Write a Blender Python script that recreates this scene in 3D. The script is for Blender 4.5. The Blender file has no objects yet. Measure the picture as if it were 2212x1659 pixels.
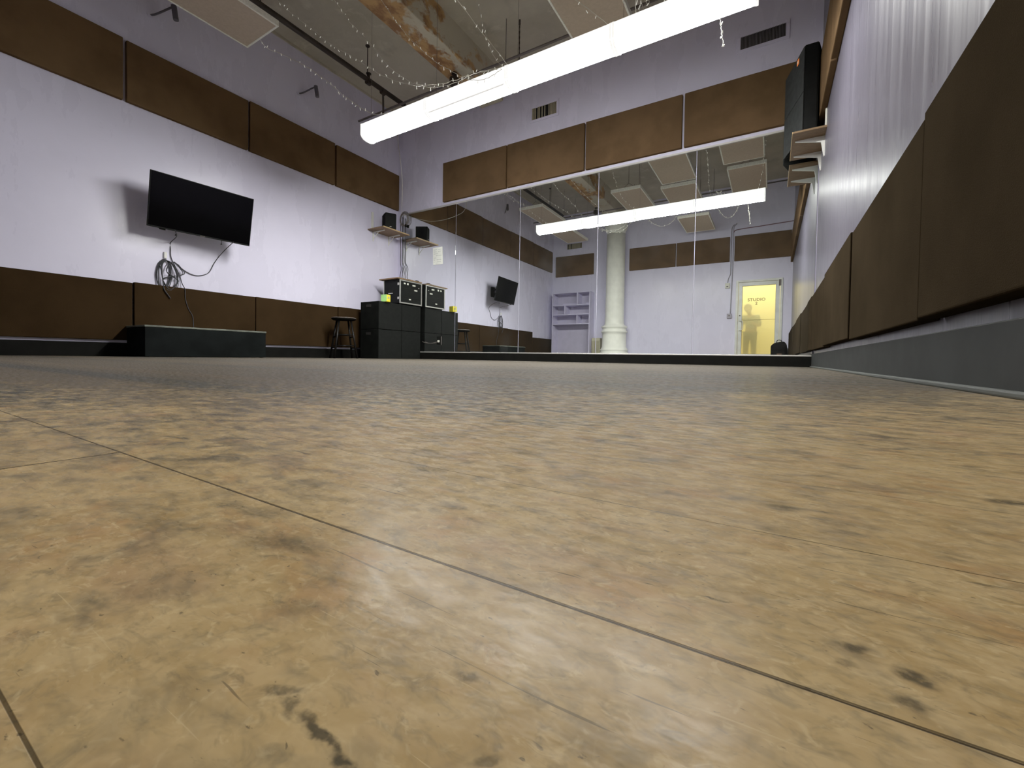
import bpy, bmesh, math, random
from mathutils import Vector, Matrix
random.seed(7)
C = bpy.context.scene.collection
# ---------------------------------------------------------------- room dimensions (metres); camera stands over the origin
XL, XR, YF, YB, ZC = -5.825, 0.383, 5.49, -0.872, 4.37
PI = math.pi

# ================================================================ materials
def new_mat(name):
    m = bpy.data.materials.new(name); m.use_nodes = True
    nt = m.node_tree; nt.nodes.clear()
    out = nt.nodes.new('ShaderNodeOutputMaterial'); out.location = (600, 0)
    return m, nt, out
class N:
    def __init__(s, nt): s.nt = nt
    def n(s, t, **kw):
        k = s.nt.nodes.new(t)
        for a, b in kw.items(): setattr(k, a, b)
        return k
    def link(s, a, b): s.nt.links.new(a, b)
    def val(s, sock, v):
        if hasattr(v, 'is_output') or isinstance(v, bpy.types.NodeSocket): s.link(v, sock)
        else: sock.default_value = v
    def math(s, op, a, b=0.0, c=None, clamp=False):
        k = s.n('ShaderNodeMath', operation=op, use_clamp=clamp)
        s.val(k.inputs[0], a); s.val(k.inputs[1], b)
        if c is not None: s.val(k.inputs[2], c)
        return k.outputs[0]
    def smooth(s, v, a, b, lo=0.0, hi=1.0):
        k = s.n('ShaderNodeMapRange', interpolation_type='SMOOTHSTEP')
        s.val(k.inputs[0], v)
        for i, x in enumerate((a, b, lo, hi)): k.inputs[i+1].default_value = x
        return k.outputs[0]
    def mix(s, f, a, b, mode='MIX'):
        k = s.n('ShaderNodeMix', data_type='RGBA', blend_type=mode)
        s.val(k.inputs[0], f); s.val(k.inputs[6], a); s.val(k.inputs[7], b)
        return k.outputs[2]
    def noise(s, vec, scale=1.0, detail=4, rough=0.55, dist=0.0):
        k = s.n('ShaderNodeTexNoise'); s.link(vec, k.inputs['Vector'])
        k.inputs['Scale'].default_value = scale; k.inputs['Detail'].default_value = detail
        k.inputs['Roughness'].default_value = rough; k.inputs['Distortion'].default_value = dist
        return k.outputs[0]
    def coord(s, scale=(1, 1, 1), loc=(0, 0, 0), rot=(0, 0, 0)):
        tc = s.n('ShaderNodeNewGeometry'); mp = s.n('ShaderNodeMapping')
        s.link(tc.outputs['Position'], mp.inputs['Vector'])
        mp.inputs['Scale'].default_value = scale; mp.inputs['Location'].default_value = loc; mp.inputs['Rotation'].default_value = rot
        return mp.outputs[0]
def rgb(r, g, b):
    f = lambda c: (c/255/12.92) if c <= 10 else ((c/255+.055)/1.055)**2.4
    return (f(r), f(g), f(b), 1)
def capped(h, out, col, rough, cap, ior=1.4, k=.6, normal=None):
    d = h.n('ShaderNodeBsdfDiffuse'); g = h.n('ShaderNodeBsdfGlossy'); fr = h.n('ShaderNodeFresnel'); fr.inputs['IOR'].default_value = ior
    h.val(d.inputs['Color'], col); h.val(g.inputs['Roughness'], rough); g.inputs['Color'].default_value = (1, 1, 1, 1)
    if normal is not None:
        for q in (d, g, fr): h.link(normal, q.inputs['Normal'])
    f = h.math('MINIMUM', h.math('MULTIPLY', fr.outputs[0], k), cap)
    mx = h.n('ShaderNodeMixShader'); h.link(f, mx.inputs[0]); h.link(d.outputs[0], mx.inputs[1]); h.link(g.outputs[0], mx.inputs[2]); h.link(mx.outputs[0], out.inputs[0])
def matt(name, col, rough=.5, var=.12, vscale=6.0, cap=.05, bump=0.0, bscale=300.0):
    m, nt, out = new_mat(name); h = N(nt)
    no = h.noise(h.coord(), vscale, 5)
    c = h.mix(h.smooth(no, .3, .7), tuple(x*(1-var) for x in col[:3])+(1,), tuple(min(1, x*(1+var)) for x in col[:3])+(1,))
    nm = None
    if bump:
        bp = h.n('ShaderNodeBump'); bp.inputs['Strength'].default_value = bump; bp.inputs['Distance'].default_value = .002
        h.link(h.noise(h.coord(), bscale, 4), bp.inputs['Height']); nm = bp.outputs[0]
    capped(h, out, c, rough, cap, normal=nm)
    return m
def pbr(name, col, rough=.5, metal=0.0, var=.08, vscale=6.0, bump=0.0, bscale=80.0, spec=.3, vec=(1, 1, 1), emit=None, es=0):
    m, nt, out = new_mat(name); h = N(nt)
    b = h.n('ShaderNodeBsdfPrincipled'); b.location = (300, 0); h.link(b.outputs[0], out.inputs[0])
    no = h.noise(h.coord(vec), vscale, 5)
    dark = tuple(c*(1-var) for c in col[:3])+(1,); lite = tuple(min(1, c*(1+var)) for c in col[:3])+(1,)
    h.link(h.mix(h.smooth(no, .3, .7), dark, lite), b.inputs['Base Color'])
    b.inputs['Roughness'].default_value = rough; b.inputs['Metallic'].default_value = metal
    b.inputs['Specular IOR Level'].default_value = spec
    if bump:
        bp = h.n('ShaderNodeBump'); bp.inputs['Strength'].default_value = bump; bp.inputs['Distance'].default_value = .002
        h.link(h.noise(h.coord(), bscale, 4), bp.inputs['Height']); h.link(bp.outputs[0], b.inputs['Normal'])
    if emit: b.inputs['Emission Color'].default_value = emit; b.inputs['Emission Strength'].default_value = es
    return m

# lavender gloss wall paint, uneven roller texture
def wall_mat(name, col, streak):
    m, nt, out = new_mat(name); h = N(nt)
    b = h.n('ShaderNodeBsdfPrincipled'); h.link(b.outputs[0], out.inputs[0])
    p = h.coord()
    n1 = h.noise(p, .9, 5, .6); n2 = h.noise(p, 7, 6, .6)
    c = h.mix(h.smooth(n1, .3, .7), tuple(x*(.93 if streak[2] == 1 else .98) for x in col[:3])+(1,), col)
    c = h.mix(h.math('MULTIPLY', h.smooth(n2, .55, .8), .18 if streak[2] == 1 else .0), c, tuple(min(1, x*1.12) for x in col[:3])+(1,))
    h.link(c, b.inputs['Base Color'])
    r = h.noise(h.coord((1, 1, .35)), 2.2, 5, .65) if streak[2] == 1 else h.noise(h.coord((22, 22, .6)), 1, 5, .7)
    h.link(h.smooth(r, .3, .7, *((.20, .36) if streak[2] == 1 else (.27, .38))), b.inputs['Roughness'])
    b.inputs['Specular IOR Level'].default_value = .42
    bp = h.n('ShaderNodeBump'); bp.inputs['Strength'].default_value = .30 if streak[2] == 1 else .16; bp.inputs['Distance'].default_value = .004
    hgt = h.math('ADD', h.math('MULTIPLY', h.noise(h.coord(streak), 5, 4, .6), 1.0), h.math('MULTIPLY', h.noise(p, 2.0, 3), 1.6))
    h.link(hgt, bp.inputs['Height']); h.link(bp.outputs[0], b.inputs['Normal'])
    return m
LAV = (.70, .68, .85, 1)
M = {}
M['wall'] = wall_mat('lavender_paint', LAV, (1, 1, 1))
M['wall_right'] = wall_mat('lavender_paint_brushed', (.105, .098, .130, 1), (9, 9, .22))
# concrete ceiling
def concrete(name, rust=False):
    m, nt, out = new_mat(name); h = N(nt)
    b = h.n('ShaderNodeBsdfPrincipled'); h.link(b.outputs[0], out.inputs[0])
    n1 = h.noise(h.coord(), .7, 6, .62); n2 = h.noise(h.coord(), 3.2, 7, .65, .6)
    c = h.mix(h.smooth(n1, .32, .68), (.42, .385, .30, 1), (.58, .54, .43, 1))
    c = h.mix(h.smooth(n2, .55, .72, 0, .55), c, (.70, .66, .54, 1))
    c = h.mix(h.smooth(h.noise(h.coord(loc=(3, 9, 1)), 1.6, 5), .6, .75, 0, .5), c, (.24, .225, .18, 1))
    if rust:
        sep = h.n('ShaderNodeSeparateXYZ'); h.link(h.coord(), sep.inputs[0])
        c = h.mix(.5, c, (.62, .57, .42, 1))
        nr = h.noise(h.coord((1.3, .8, 1), (4.1, 2.2, 0)), 2.6, 6, .62, .25)
        zone = h.math('MULTIPLY', h.smooth(sep.outputs[1], .2, 1.0), h.smooth(sep.outputs[1], 5.4, 4.6))
        side = h.smooth(sep.outputs[0], -3.68, -3.98)
        f = h.math('MULTIPLY', h.smooth(h.math('ADD', nr, h.math('MULTIPLY', side, .16)), .52, .60), zone)
        c = h.mix(h.math('MULTIPLY', f, .9), c, h.mix(h.smooth(h.noise(h.coord((1.3, .8, 1), (4, 2, 0)), 7, 5), .4, .62), (.50, .28, .09, 1), (.24, .095, .022, 1)))
    h.link(c, b.inputs['Base Color']); b.inputs['Roughness'].default_value = .85
    bp = h.n('ShaderNodeBump'); bp.inputs['Strength'].default_value = .6; bp.inputs['Distance'].default_value = .02
    h.link(h.noise(h.coord(), 5, 6), bp.inputs['Height']); h.link(bp.outputs[0], b.inputs['Normal'])
    return m
M['concrete'] = concrete('bare_concrete'); M['concrete_rust'] = concrete('rust_stained_concrete', True)

# scuffed narrow-board floor
def floor_mat():
    m, nt, out = new_mat('scuffed_floorboards'); h = N(nt)
    b = h.n('ShaderNodeBsdfPrincipled'); h.link(b.outputs[0], out.inputs[0])
    sep = h.n('ShaderNodeSeparateXYZ'); h.link(h.coord(), sep.inputs[0]); X, Y = sep.outputs[0], sep.outputs[1]
    P = 0.0740; Y0 = 0.0155
    row = h.math('FLOOR', h.math('DIVIDE', h.math('SUBTRACT', Y, Y0), P))
    wn = h.n('ShaderNodeTexWhiteNoise', noise_dimensions='1D'); h.link(row, wn.inputs['W'])
    # base wood colours, large soft patches
    big = h.noise(h.coord((1, 1.3, 1)), 14, 3, .6)
    mid = h.noise(h.coord((105, 135, 1), (3, 1, 0)), 1, 3, .68, .4)
    c = h.mix(h.smooth(big, .32, .68), (.47, .345, .185, 1), (.60, .47, .285, 1))
    c = h.mix(h.smooth(mid, .36, .64, 0, .6), c, (.70, .57, .38, 1))
    c = h.mix(h.smooth(h.noise(h.coord((26, 34, 1), (8, 3, 0)), 1, 3, .6), .52, .7, 0, .55), c, (.50, .30, .155, 1))
    c = h.mix(h.smooth(h.noise(h.coord((11, 17, 1), (1, 6, 0)), 1, 3, .6), .55, .75, 0, .6), c, (.50, .34, .25, 1))
    # grey-olive dirt
    dirt = h.noise(h.coord((150, 230, 1), (2, 7, 0)), 1, 3, .72, .6)
    c = h.mix(h.smooth(dirt, .48, .74, 0, .50), c, (.25, .225, .165, 1))
    speck = h.noise(h.coord((260, 520, 1), (5, 2, 0)), 1, 3, .6, .4)
    c = h.mix(h.smooth(speck, .66, .74, 0, .8), c, (.13, .11, .085, 1))
    d2 = h.noise(h.coord((125, 210, 1), (12, 3, 0), (0, 0, .25)), 1, 3, .66, .7)
    c = h.mix(h.smooth(d2, .52, .76, 0, .60), c, (.20, .185, .145, 1))
    d3 = h.noise(h.coord((170, 240, 1), (3, 13, 0)), 1, 3, .6, 1.2)
    c = h.mix(h.smooth(d3, .54, .72, 0, .55), c, (.78, .66, .47, 1))
    d4 = h.noise(h.coord((60, 95, 1), (6, 9, 0)), 1, 3, .7, .5)
    c = h.mix(h.smooth(d4, .50, .74, 0, .42), c, (.22, .205, .17, 1))
    # pale and dark long scratches across the boards
    for i, (sc, rot, lo, hi, col, amt) in enumerate((((14, 330, 1), .35, .70, .73, (.72, .60, .42, 1), .7), ((16, 300, 1), -.5, .71, .74, (.70, .58, .40, 1), .6),
                              ((12, 260, 1), .9, .715, .74, (.12, .10, .08, 1), .7), ((20, 420, 1), 0.05, .70, .74, (.14, .12, .09, 1), .7))):
        k = h.noise(h.coord(sc, (i*3.3, i*1.7, 0), (0, 0, rot)), 1, 3, .5, 1.6)
        c = h.mix(h.smooth(k, lo, hi, 0, amt), c, col)
    # grazing-view darkening painted into the colour: boards go grey away from the camera
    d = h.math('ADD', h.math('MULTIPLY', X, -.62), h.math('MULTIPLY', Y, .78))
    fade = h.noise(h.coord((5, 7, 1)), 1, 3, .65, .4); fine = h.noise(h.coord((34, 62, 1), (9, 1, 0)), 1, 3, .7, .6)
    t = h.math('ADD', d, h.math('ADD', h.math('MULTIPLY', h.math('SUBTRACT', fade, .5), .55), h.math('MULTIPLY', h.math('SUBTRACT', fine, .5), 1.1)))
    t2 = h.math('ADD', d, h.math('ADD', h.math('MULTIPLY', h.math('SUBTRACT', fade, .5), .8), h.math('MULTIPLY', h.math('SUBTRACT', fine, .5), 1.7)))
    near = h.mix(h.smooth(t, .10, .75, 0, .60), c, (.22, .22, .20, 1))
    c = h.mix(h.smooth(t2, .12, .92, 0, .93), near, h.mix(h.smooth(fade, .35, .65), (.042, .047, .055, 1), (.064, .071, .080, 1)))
    # board tint
    c = h.mix(h.math('MULTIPLY', wn.outputs[0], .14), c, (.46, .33, .21, 1))
    # joints between boards
    fr = h.math('FRACT', h.math('DIVIDE', h.math('SUBTRACT', Y, Y0), P))
    edge = h.math('MINIMUM', fr, h.math('SUBTRACT', 1.0, fr))
    wob = h.math('MULTIPLY', h.noise(h.coord((40, 300, 1)), 1, 3), .002)
    e2 = h.math('SUBTRACT', edge, wob)
    joint = h.math('MULTIPLY', h.smooth(e2, .0036, .0014), h.smooth(Y, .5, .05, .25, .8))
    first = h.math('MULTIPLY', h.smooth(h.math('ABSOLUTE', h.math('SUBTRACT', Y, .0890)), .00036, .00014), .95)
    ex = h.math('MULTIPLY', h.smooth(h.math('ABSOLUTE', h.math('ADD', X, .3125)), .0011, .0005), h.math('MULTIPLY', h.smooth(Y, .0895, .088), h.smooth(Y, .014, .016)))
    allj = h.math('MAXIMUM', h.math('MAXIMUM', joint, first), ex)
    c = h.mix(allj, c, (.045, .035, .022, 1))
    # individual scuffs: (x, y, length, width, angle, strength)
    wx = h.noise(h.coord((230, 230, 1), (1, 4, 0)), 1, 3, .6); wy = h.noise(h.coord((230, 230, 1), (8, 2, 0)), 1, 3, .6)
    Xw = h.math('ADD', X, h.math('MULTIPLY', h.math('SUBTRACT', wx, .5), .0035)); Yw = h.math('ADD', Y, h.math('MULTIPLY', h.math('SUBTRACT', wy, .5), .0035))
    cb = h.n('ShaderNodeCombineXYZ'); h.link(Xw, cb.inputs[0]); h.link(Yw, cb.inputs[1]); Pw = cb.outputs[0]
    tot = None
    for x, y, L, W, a, s in ((-.0565, .0390, .0085, .0011, -.1, .85), (-.0495, .0376, .004, .0014, -.15, .9), (-.0700, .0405, .005, .0012, .5, .6), (-.0655, .0395, .003, .0016, -.6, .6),
                             (.0155, .1075, .0032, .0018, .2, .75), (.0135, .1010, .0026, .0016, .2, .5), (.0238, .1032, .0036, .0026, -.3, .85), (.0215, .0945, .0034, .0028, .3, .7),
                             (.0865, .2570, .010, .005, .3, .8), (-.2620, .1040, .014, .004, .8, .55), (-.2850, .1300, .018, .0022, 1.0, .6), (-.0100, .1112, .0042, .0006, .2, .85),
                             (-.1550, .0830, .012, .006, .3, .35), (-.1250, .0730, .018, .006, .3, .45), (-.0900, .0560, .008, .004, .5, .35), (-.045, .0600, .003, .0015, .3, .6),
                             (-.1000, .1250, .006, .003, .2, .5), (-.0300, .1650, .008, .004, .1, .45), (.0050, .1950, .009, .005, .1, .5), (-.2050, .2300, .02, .010, .2, .45), (-.0330, .0490, .003, .0012, .9, .55)):
        mp = h.n('ShaderNodeMapping', vector_type='TEXTURE'); h.link(Pw, mp.inputs['Vector'])
        mp.inputs['Location'].default_value = (x, y, 0); mp.inputs['Rotation'].default_value = (0, 0, a); mp.inputs['Scale'].default_value = (L, W, 1)
        ln = h.n('ShaderNodeVectorMath', operation='LENGTH'); h.link(mp.outputs[0], ln.inputs[0])
        k = h.smooth(ln.outputs['Value'], 1.14, .39, 0, s)
        tot = k if tot is None else h.math('MAXIMUM', tot, k)
    tot = h.math('MULTIPLY', tot, h.smooth(h.noise(h.coord((400, 400, 1)), 1, 4), .3, .55, .45, 1))
    c = h.mix(tot, c, (.055, .055, .050, 1))
    c = h.mix(1.0, c, (.78, .71, .575, 1), 'MULTIPLY')
    rr = h.noise(h.coord((60, 160, 1), (4, 4, 0)), 1, 3, .6)
    bp = h.n('ShaderNodeBump'); bp.inputs['Strength'].default_value = .32; bp.inputs['Distance'].default_value = .0006
    hh = h.math('SUBTRACT', h.math('ADD', h.math('MULTIPLY', h.noise(h.coord((110, 160, 1)), 1, 3), .8), h.math('MULTIPLY', h.noise(h.coord((10, 14, 1)), 1, 3), 2.0)), h.math('MULTIPLY', allj, 1.5))
    h.link(hh, bp.inputs['Height']); nt.nodes.remove(b)
    capped(h, out, c, h.smooth(rr, .3, .7, .21, .33), .10, 1.42, .20, bp.outputs[0])
    return m
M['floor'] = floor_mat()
M['fabric_low'] = matt('shaded_brown_fabric', (.026, .0155, .0075, 1), .9, .16, 2.5, 0.0, .6, 420)  # darker copy of the brown fabric, shade put into its colour
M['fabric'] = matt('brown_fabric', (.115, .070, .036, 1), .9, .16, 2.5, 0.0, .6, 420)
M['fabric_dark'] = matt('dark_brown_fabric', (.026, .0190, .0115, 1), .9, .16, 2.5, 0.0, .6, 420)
M['base_dark'] = matt('dark_grey_baseboard', (.021, .0225, .0220, 1), .5, .12, 9, .03)
M['base_black'] = matt('black_plinth_paint', (.0050, .0050, .0045, 1), .5, .2, 9, .003)
M['quarter'] = pbr('grey_vinyl_strip', (.05, .055, .05, 1), .5)
M['mirror_strip'] = pbr('aluminium_mirror_channel', (.62, .60, .58, 1), .35, metal=.6)
M['white'] = pbr('white_enamel', (.72, .72, .68, 1), .4, var=.04)
M['column'] = pbr('cream_column_paint', (.93, .94, .84, 1), .38, var=.05, bump=.3, bscale=20)
M['shelfpaint'] = pbr('lavender_shelf_paint', (.60, .57, .74, 1), .45, var=.05)
M['panel_face'] = pbr('beige_ceiling_panel_fabric', (.50, .41, .31, 1), .9, var=.05, vscale=30, spec=.2)
M['panel_edge'] = pbr('perforated_white_edge', (.88, .88, .78, 1), .6, var=.10, vscale=60)
M['black'] = matt('black_plastic', (.0055, .006, .006, 1), .4, .2, 14, .012)
M['blackgrey'] = matt('charcoal_carpeted_box', (.0045, .0050, .0045, 1), .7, .25, 9, .003, .3)
M['grille'] = matt('dark_grey_speaker_grille', (.0075, .0082, .0076, 1), .6, .15, 20, .006, .5, 500)
M['screen'] = matt('television_screen', (.0012, .0012, .0016, 1), .12, .1, 6, .010)
M['chrome'] = pbr('worn_aluminium', (.62, .62, .58, 1), .35, metal=.85)
M['plywood'] = pbr('plywood', (.20, .125, .065, 1), .6, var=.16, vscale=18, vec=(1, 6, 6))
M['plyedge'] = pbr('plywood_edge', (.42, .29, .14, 1), .6, var=.15, vscale=40)
M['cable'] = pbr('black_cable_rubber', (.03, .03, .035, 1), .55)
M['pipe'] = pbr('dark_painted_pipe', (.035, .026, .020, 1), .6, var=.25)
M['pipe_grey'] = pbr('grey_painted_pipe', (.15, .13, .12, 1), .6, var=.2)
M['conduit'] = pbr('lavender_grey_conduit', (.36, .34, .40, 1), .45)
M['redcable'] = pbr('maroon_cable', (.16, .07, .09, 1), .5)
M['stage'] = matt('black_painted_plywood', (.0040, .0050, .0050, 1), .5, .3, 8, .003)
M['stage_top'] = pbr('worn_black_edge', (.10, .11, .09, 1), .6, var=.3, vscale=12)
M['stool'] = matt('black_lacquered_wood', (.0045, .004, .0036, 1), .35, .25, 9, .012)
M['stool_edge'] = pbr('worn_seat_rim', (.12, .10, .085, 1), .4, var=.4, vscale=30)
M['label'] = pbr('white_tape_label', (.75, .75, .66, 1), .6)
M['shelfback'] = pbr('shaded_lavender_board', (.50, .47, .60, 1), .6, var=.04)  # shade inside the bookcase compartments painted into the board colour
M['paper'] = pbr('white_paper', (.82, .85, .78, 1), .7)
M['ink'] = pbr('pencil_grey_ink', (.40, .43, .40, 1), .7)
M['green'] = pbr('lime_green_card', (.36, .72, .22, 1), .5)
M['yellow'] = pbr('yellow_card', (.80, .68, .03, 1), .5)
M['heater'] = pbr('beige_enamel', (.50, .47, .33, 1), .45)
M['heater_dark'] = pbr('beige_enamel_grille', (.24, .22, .15, 1), .5)
M['wire'] = pbr('clear_string_light_cord', (.62, .60, .50, 1), .4)
M['bulb'] = pbr('clear_tiny_bulb', (.85, .85, .75, 1), .3, emit=(1, .97, .85, 1), es=.35)
M['vent_slat'] = pbr('vent_slat_paint', (.40, .36, .24, 1), .5)
M['vent_slat_dark'] = pbr('dark_vent_slat', (.13, .12, .13, 1), .6)  # darker slat tone for the vent near the loudspeaker
M['void'] = pbr('dark_duct_interior', (.008, .007, .006, 1), .9)
M['grille_lit'] = matt('lit_grey_grille_cloth', (.030, .033, .033, 1), .6, .15, 20, .02, .5, 500)  # lighter copy of the speaker grille, light on its front put into the colour
M['orange'] = pbr('orange_badge', (.9, .22, .04, 1), .4, emit=(1, .25, .04, 1), es=.35)
M['bracketpaint'] = pbr('painted_over_bracket', (.10, .095, .115, 1), .5)
M['bag'] = matt('black_nylon', (.0035, .003, .003, 1), .7, .3, 9, .004)
M['bagpatch'] = pbr('brown_leather_patch', (.09, .045, .025, 1), .6)
M['hall'] = pbr('hallway_yellow_paint', (.82, .76, .42, 1), .8, var=.02)
M['doorframe'] = pbr('brushed_door_aluminium', (.62, .63, .60, 1), .4, metal=.15)
M['letter'] = pbr('grey_brown_lettering', (.26, .22, .11, 1), .6)
M['skin'] = pbr('skin', (.42, .26, .19, 1), .5)
M['hair'] = pbr('dark_hair', (.02, .016, .014, 1), .6)
M['shirt'] = pbr('grey_green_shirt', (.22, .27, .27, 1), .8)
M['trousers'] = pbr('slate_trousers', (.10, .15, .17, 1), .8)
# mirror
m, nt, out = new_mat('silvered_mirror'); h = N(nt)
g = h.n('ShaderNodeBsdfGlossy'); g.inputs['Roughness'].default_value = 0.0
h.link(h.mix(h.smooth(h.noise(h.coord((1, 1, 1)), 1.2, 5), .4, .7), (.87, .91, .895, 1), (.90, .93, .915, 1)), g.inputs['Color'])
d = h.n('ShaderNodeBsdfDiffuse'); d.inputs['Color'].default_value = (.6, .63, .62, 1)
mx = h.n('ShaderNodeMixShader'); h.link(h.smooth(h.noise(h.coord((1, 1, 1), (5, 2, 3)), 2.4, 6, .6), .48, .85, .006, .03), mx.inputs[0])
h.link(g.outputs[0], mx.inputs[1]); h.link(d.outputs[0], mx.inputs[2]); h.link(mx.outputs[0], out.inputs[0])
M['mirror'] = m
# frosted yellow door glass
m, nt, out = new_mat('frosted_glass'); h = N(nt)
g = h.n('ShaderNodeBsdfRefraction'); g.inputs['Roughness'].default_value = .48; g.inputs['IOR'].default_value = 1.25
h.link(h.mix(h.smooth(h.noise(h.coord(), 3, 3), .3, .7), (.98, .95, .70, 1), (1, .98, .76, 1)), g.inputs['Color'])
t = h.n('ShaderNodeBsdfTranslucent'); t.inputs['Color'].default_value = (.95, .90, .60, 1)
d = h.n('ShaderNodeBsdfDiffuse'); d.inputs['Color'].default_value = (.72, .68, .42, 1)
mx = h.n('ShaderNodeMixShader'); mx.inputs[0].default_value = .52
h.link(g.outputs[0], mx.inputs[1]); h.link(t.outputs[0], mx.inputs[2])
mx2 = h.n('ShaderNodeMixShader'); mx2.inputs[0].default_value = .16
h.link(mx.outputs[0], mx2.inputs[1]); h.link(d.outputs[0], mx2.inputs[2]); h.link(mx2.outputs[0], out.inputs[0])
M['frost'] = m
def tube_mat(name, col, s):
    m, nt, out = new_mat(name); h = N(nt)
    b = h.n('ShaderNodeBsdfPrincipled'); h.link(b.outputs[0], out.inputs[0])
    b.inputs['Base Color'].default_value = (.85, .85, .85, 1); b.inputs['Roughness'].default_value = .35
    b.inputs['Emission Strength'].default_value = s
    h.link(h.mix(h.smooth(h.noise(h.coord(), 3, 2), .3, .7), tuple(c*.97 for c in col[:3])+(1,), col), b.inputs['Emission Color'])
    return m
M['lit'] = tube_mat('lit_acrylic_diffuser', (1.0, .99, .94, 1), 136)
M['lit_tube'] = tube_mat('lit_tube_glow', (1.0, .99, .94, 1), 200)
M['lit_dim'] = tube_mat('half_lit_acrylic_diffuser', (1.0, .99, .95, 1), 1.05)
M['lit_cap'] = tube_mat('glowing_end_cap', (1.0, .99, .94, 1), .85)
M['lit_skirt'] = tube_mat('glowing_side_skirt', (1.0, .99, .95, 1), 1.08)
M['lit_groove'] = tube_mat('grey_diffuser_groove', (1.0, .98, .95, 1), .42)

for k_ in ('lit_cap', 'lit_skirt', 'lit_groove', 'lit_dim', 'orange', 'bulb'):     # too weak to need direct sampling
    M[k_].cycles.emission_sampling = 'NONE'
# ================================================================ mesh helpers
def box(bm, x0, x1, y0, y1, z0, z1):
    r = bmesh.ops.create_cube(bm, size=1)
    bmesh.ops.scale(bm, vec=(abs(x1-x0), abs(y1-y0), abs(z1-z0)), verts=r['verts'])
    bmesh.ops.translate(bm, vec=((x0+x1)/2, (y0+y1)/2, (z0+z1)/2), verts=r['verts'])
    return r['verts']
def rbox(bm, x0, x1, y0, y1, z0, z1, bev=.004, seg=2):
    vs = box(bm, x0, x1, y0, y1, z0, z1)
    es = list({e for v in vs for e in v.link_edges})
    bmesh.ops.bevel(bm, geom=es, offset=bev, segments=seg, profile=.5, affect='EDGES')
def cyl(bm, p, q, r, seg=12, r2=None):
    p, q = Vector(p), Vector(q); d = q-p
    rt = bmesh.ops.create_cone(bm, cap_ends=True, segments=seg, radius1=r, radius2=r if r2 is None else r2, depth=d.length)
    mat = Matrix.Translation((p+q)/2) @ d.to_track_quat('Z', 'Y').to_matrix().to_4x4()
    bmesh.ops.transform(bm, matrix=mat, verts=rt['verts'])
def smooth_path(pts, n=6):
    P = [Vector(p) for p in pts]; out = []
    for i in range(len(P)-1):
        a = P[max(i-1, 0)]; b = P[i]; c = P[i+1]; d = P[min(i+2, len(P)-1)]
        for k in range(n):
            t = k/n
            out.append(.5*((2*b)+(c-a)*t+(2*a-5*b+4*c-d)*t*t+(3*b-a-3*c+d)*t*t*t))
    out.append(P[-1]); return out
def tube(bm, pts, r, seg=7, n=6):
    P = smooth_path(pts, n) if n > 1 else [Vector(p) for p in pts]
    rings = []; up = Vector((0, 0, 1)); prev = None
    for i, p in enumerate(P):
        t = (P[min(i+1, len(P)-1)]-P[max(i-1, 0)])
        if t.length < 1e-9: t = Vector((0, 0, 1))
        t.normalize()
        if prev is None:
            a = t.cross(up)
            if a.length < .05: a = t.cross(Vector((1, 0, 0)))
        else: a = prev-t*prev.dot(t)
        a.normalize(); prev = a; b = t.cross(a)
        rings.append([bm.verts.new(p+(a*math.cos(2*PI*k/seg)+b*math.sin(2*PI*k/seg))*r) for k in range(seg)])
    for i in range(len(rings)-1):
        for k in range(seg):
            bm.faces.new((rings[i][k], rings[i][(k+1) % seg], rings[i+1][(k+1) % seg], rings[i+1][k]))
    bm.faces.new(rings[0][::-1]); bm.faces.new(rings[-1])
def lathe(bm, prof, cx, cy, seg=40):
    rings = [[bm.verts.new((cx+r*math.cos(2*PI*k/seg), cy+r*math.sin(2*PI*k/seg), z)) for k in range(seg)] for r, z in prof]
    for i in range(len(rings)-1):
        for k in range(seg):
            bm.faces.new((rings[i][k], rings[i][(k+1) % seg], rings[i+1][(k+1) % seg], rings[i+1][k]))
    bm.faces.new(rings[0][::-1]); bm.faces.new(rings[-1])
def extrude_x(bm, prof, x0, x1):       # closed (y, z) profile swept along x
    a = [bm.verts.new((x0, y, z)) for y, z in prof]; b = [bm.verts.new((x1, y, z)) for y, z in prof]; n = len(prof)
    for k in range(n): bm.faces.new((a[k], a[(k+1) % n], b[(k+1) % n], b[k]))
    bm.faces.new(a[::-1]); bm.faces.new(b)
def origin(p):
    o = Vector((0, 0, 0)); q = p
    while q is not None:
        o = o+Vector(q.location); q = q.parent
    return o
def obj(name, bm, mat, parent=None, at=None, smooth=False, local=False):
    me = bpy.data.meshes.new(name); bmesh.ops.recalc_face_normals(bm, faces=bm.faces[:])
    o = bpy.data.objects.new(name, me); C.objects.link(o)
    if parent is not None: o.parent = parent
    if at is not None: o.location = at
    if not local:
        off = origin(o)
        bmesh.ops.translate(bm, vec=-off, verts=bm.verts[:])
    bm.to_mesh(me); bm.free(); me.materials.append(mat)
    if smooth:
        for p in me.polygons: p.use_smooth = True
    return o
def B(): return bmesh.new()
def thing(name, label, cat, loc=(0, 0, 0), rotz=0, group=None):
    o = bpy.data.objects.new(name, None); C.objects.link(o); o.empty_display_size = .1
    o.location = loc; o.rotation_euler = (0, 0, rotz); o['label'] = label; o['category'] = cat
    if group: o['group'] = group
    return o
def tag(o, label, cat, group=None, kind=None):
    o['label'] = label; o['category'] = cat
    if group: o['group'] = group
    if kind: o['kind'] = kind
    return o
def struct(name, bm, m, label, cat, parent=None, smooth=False):
    o = obj(name, bm, m, parent, smooth=smooth)
    if parent is None: tag(o, label, cat, kind='structure')
    return o

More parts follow.
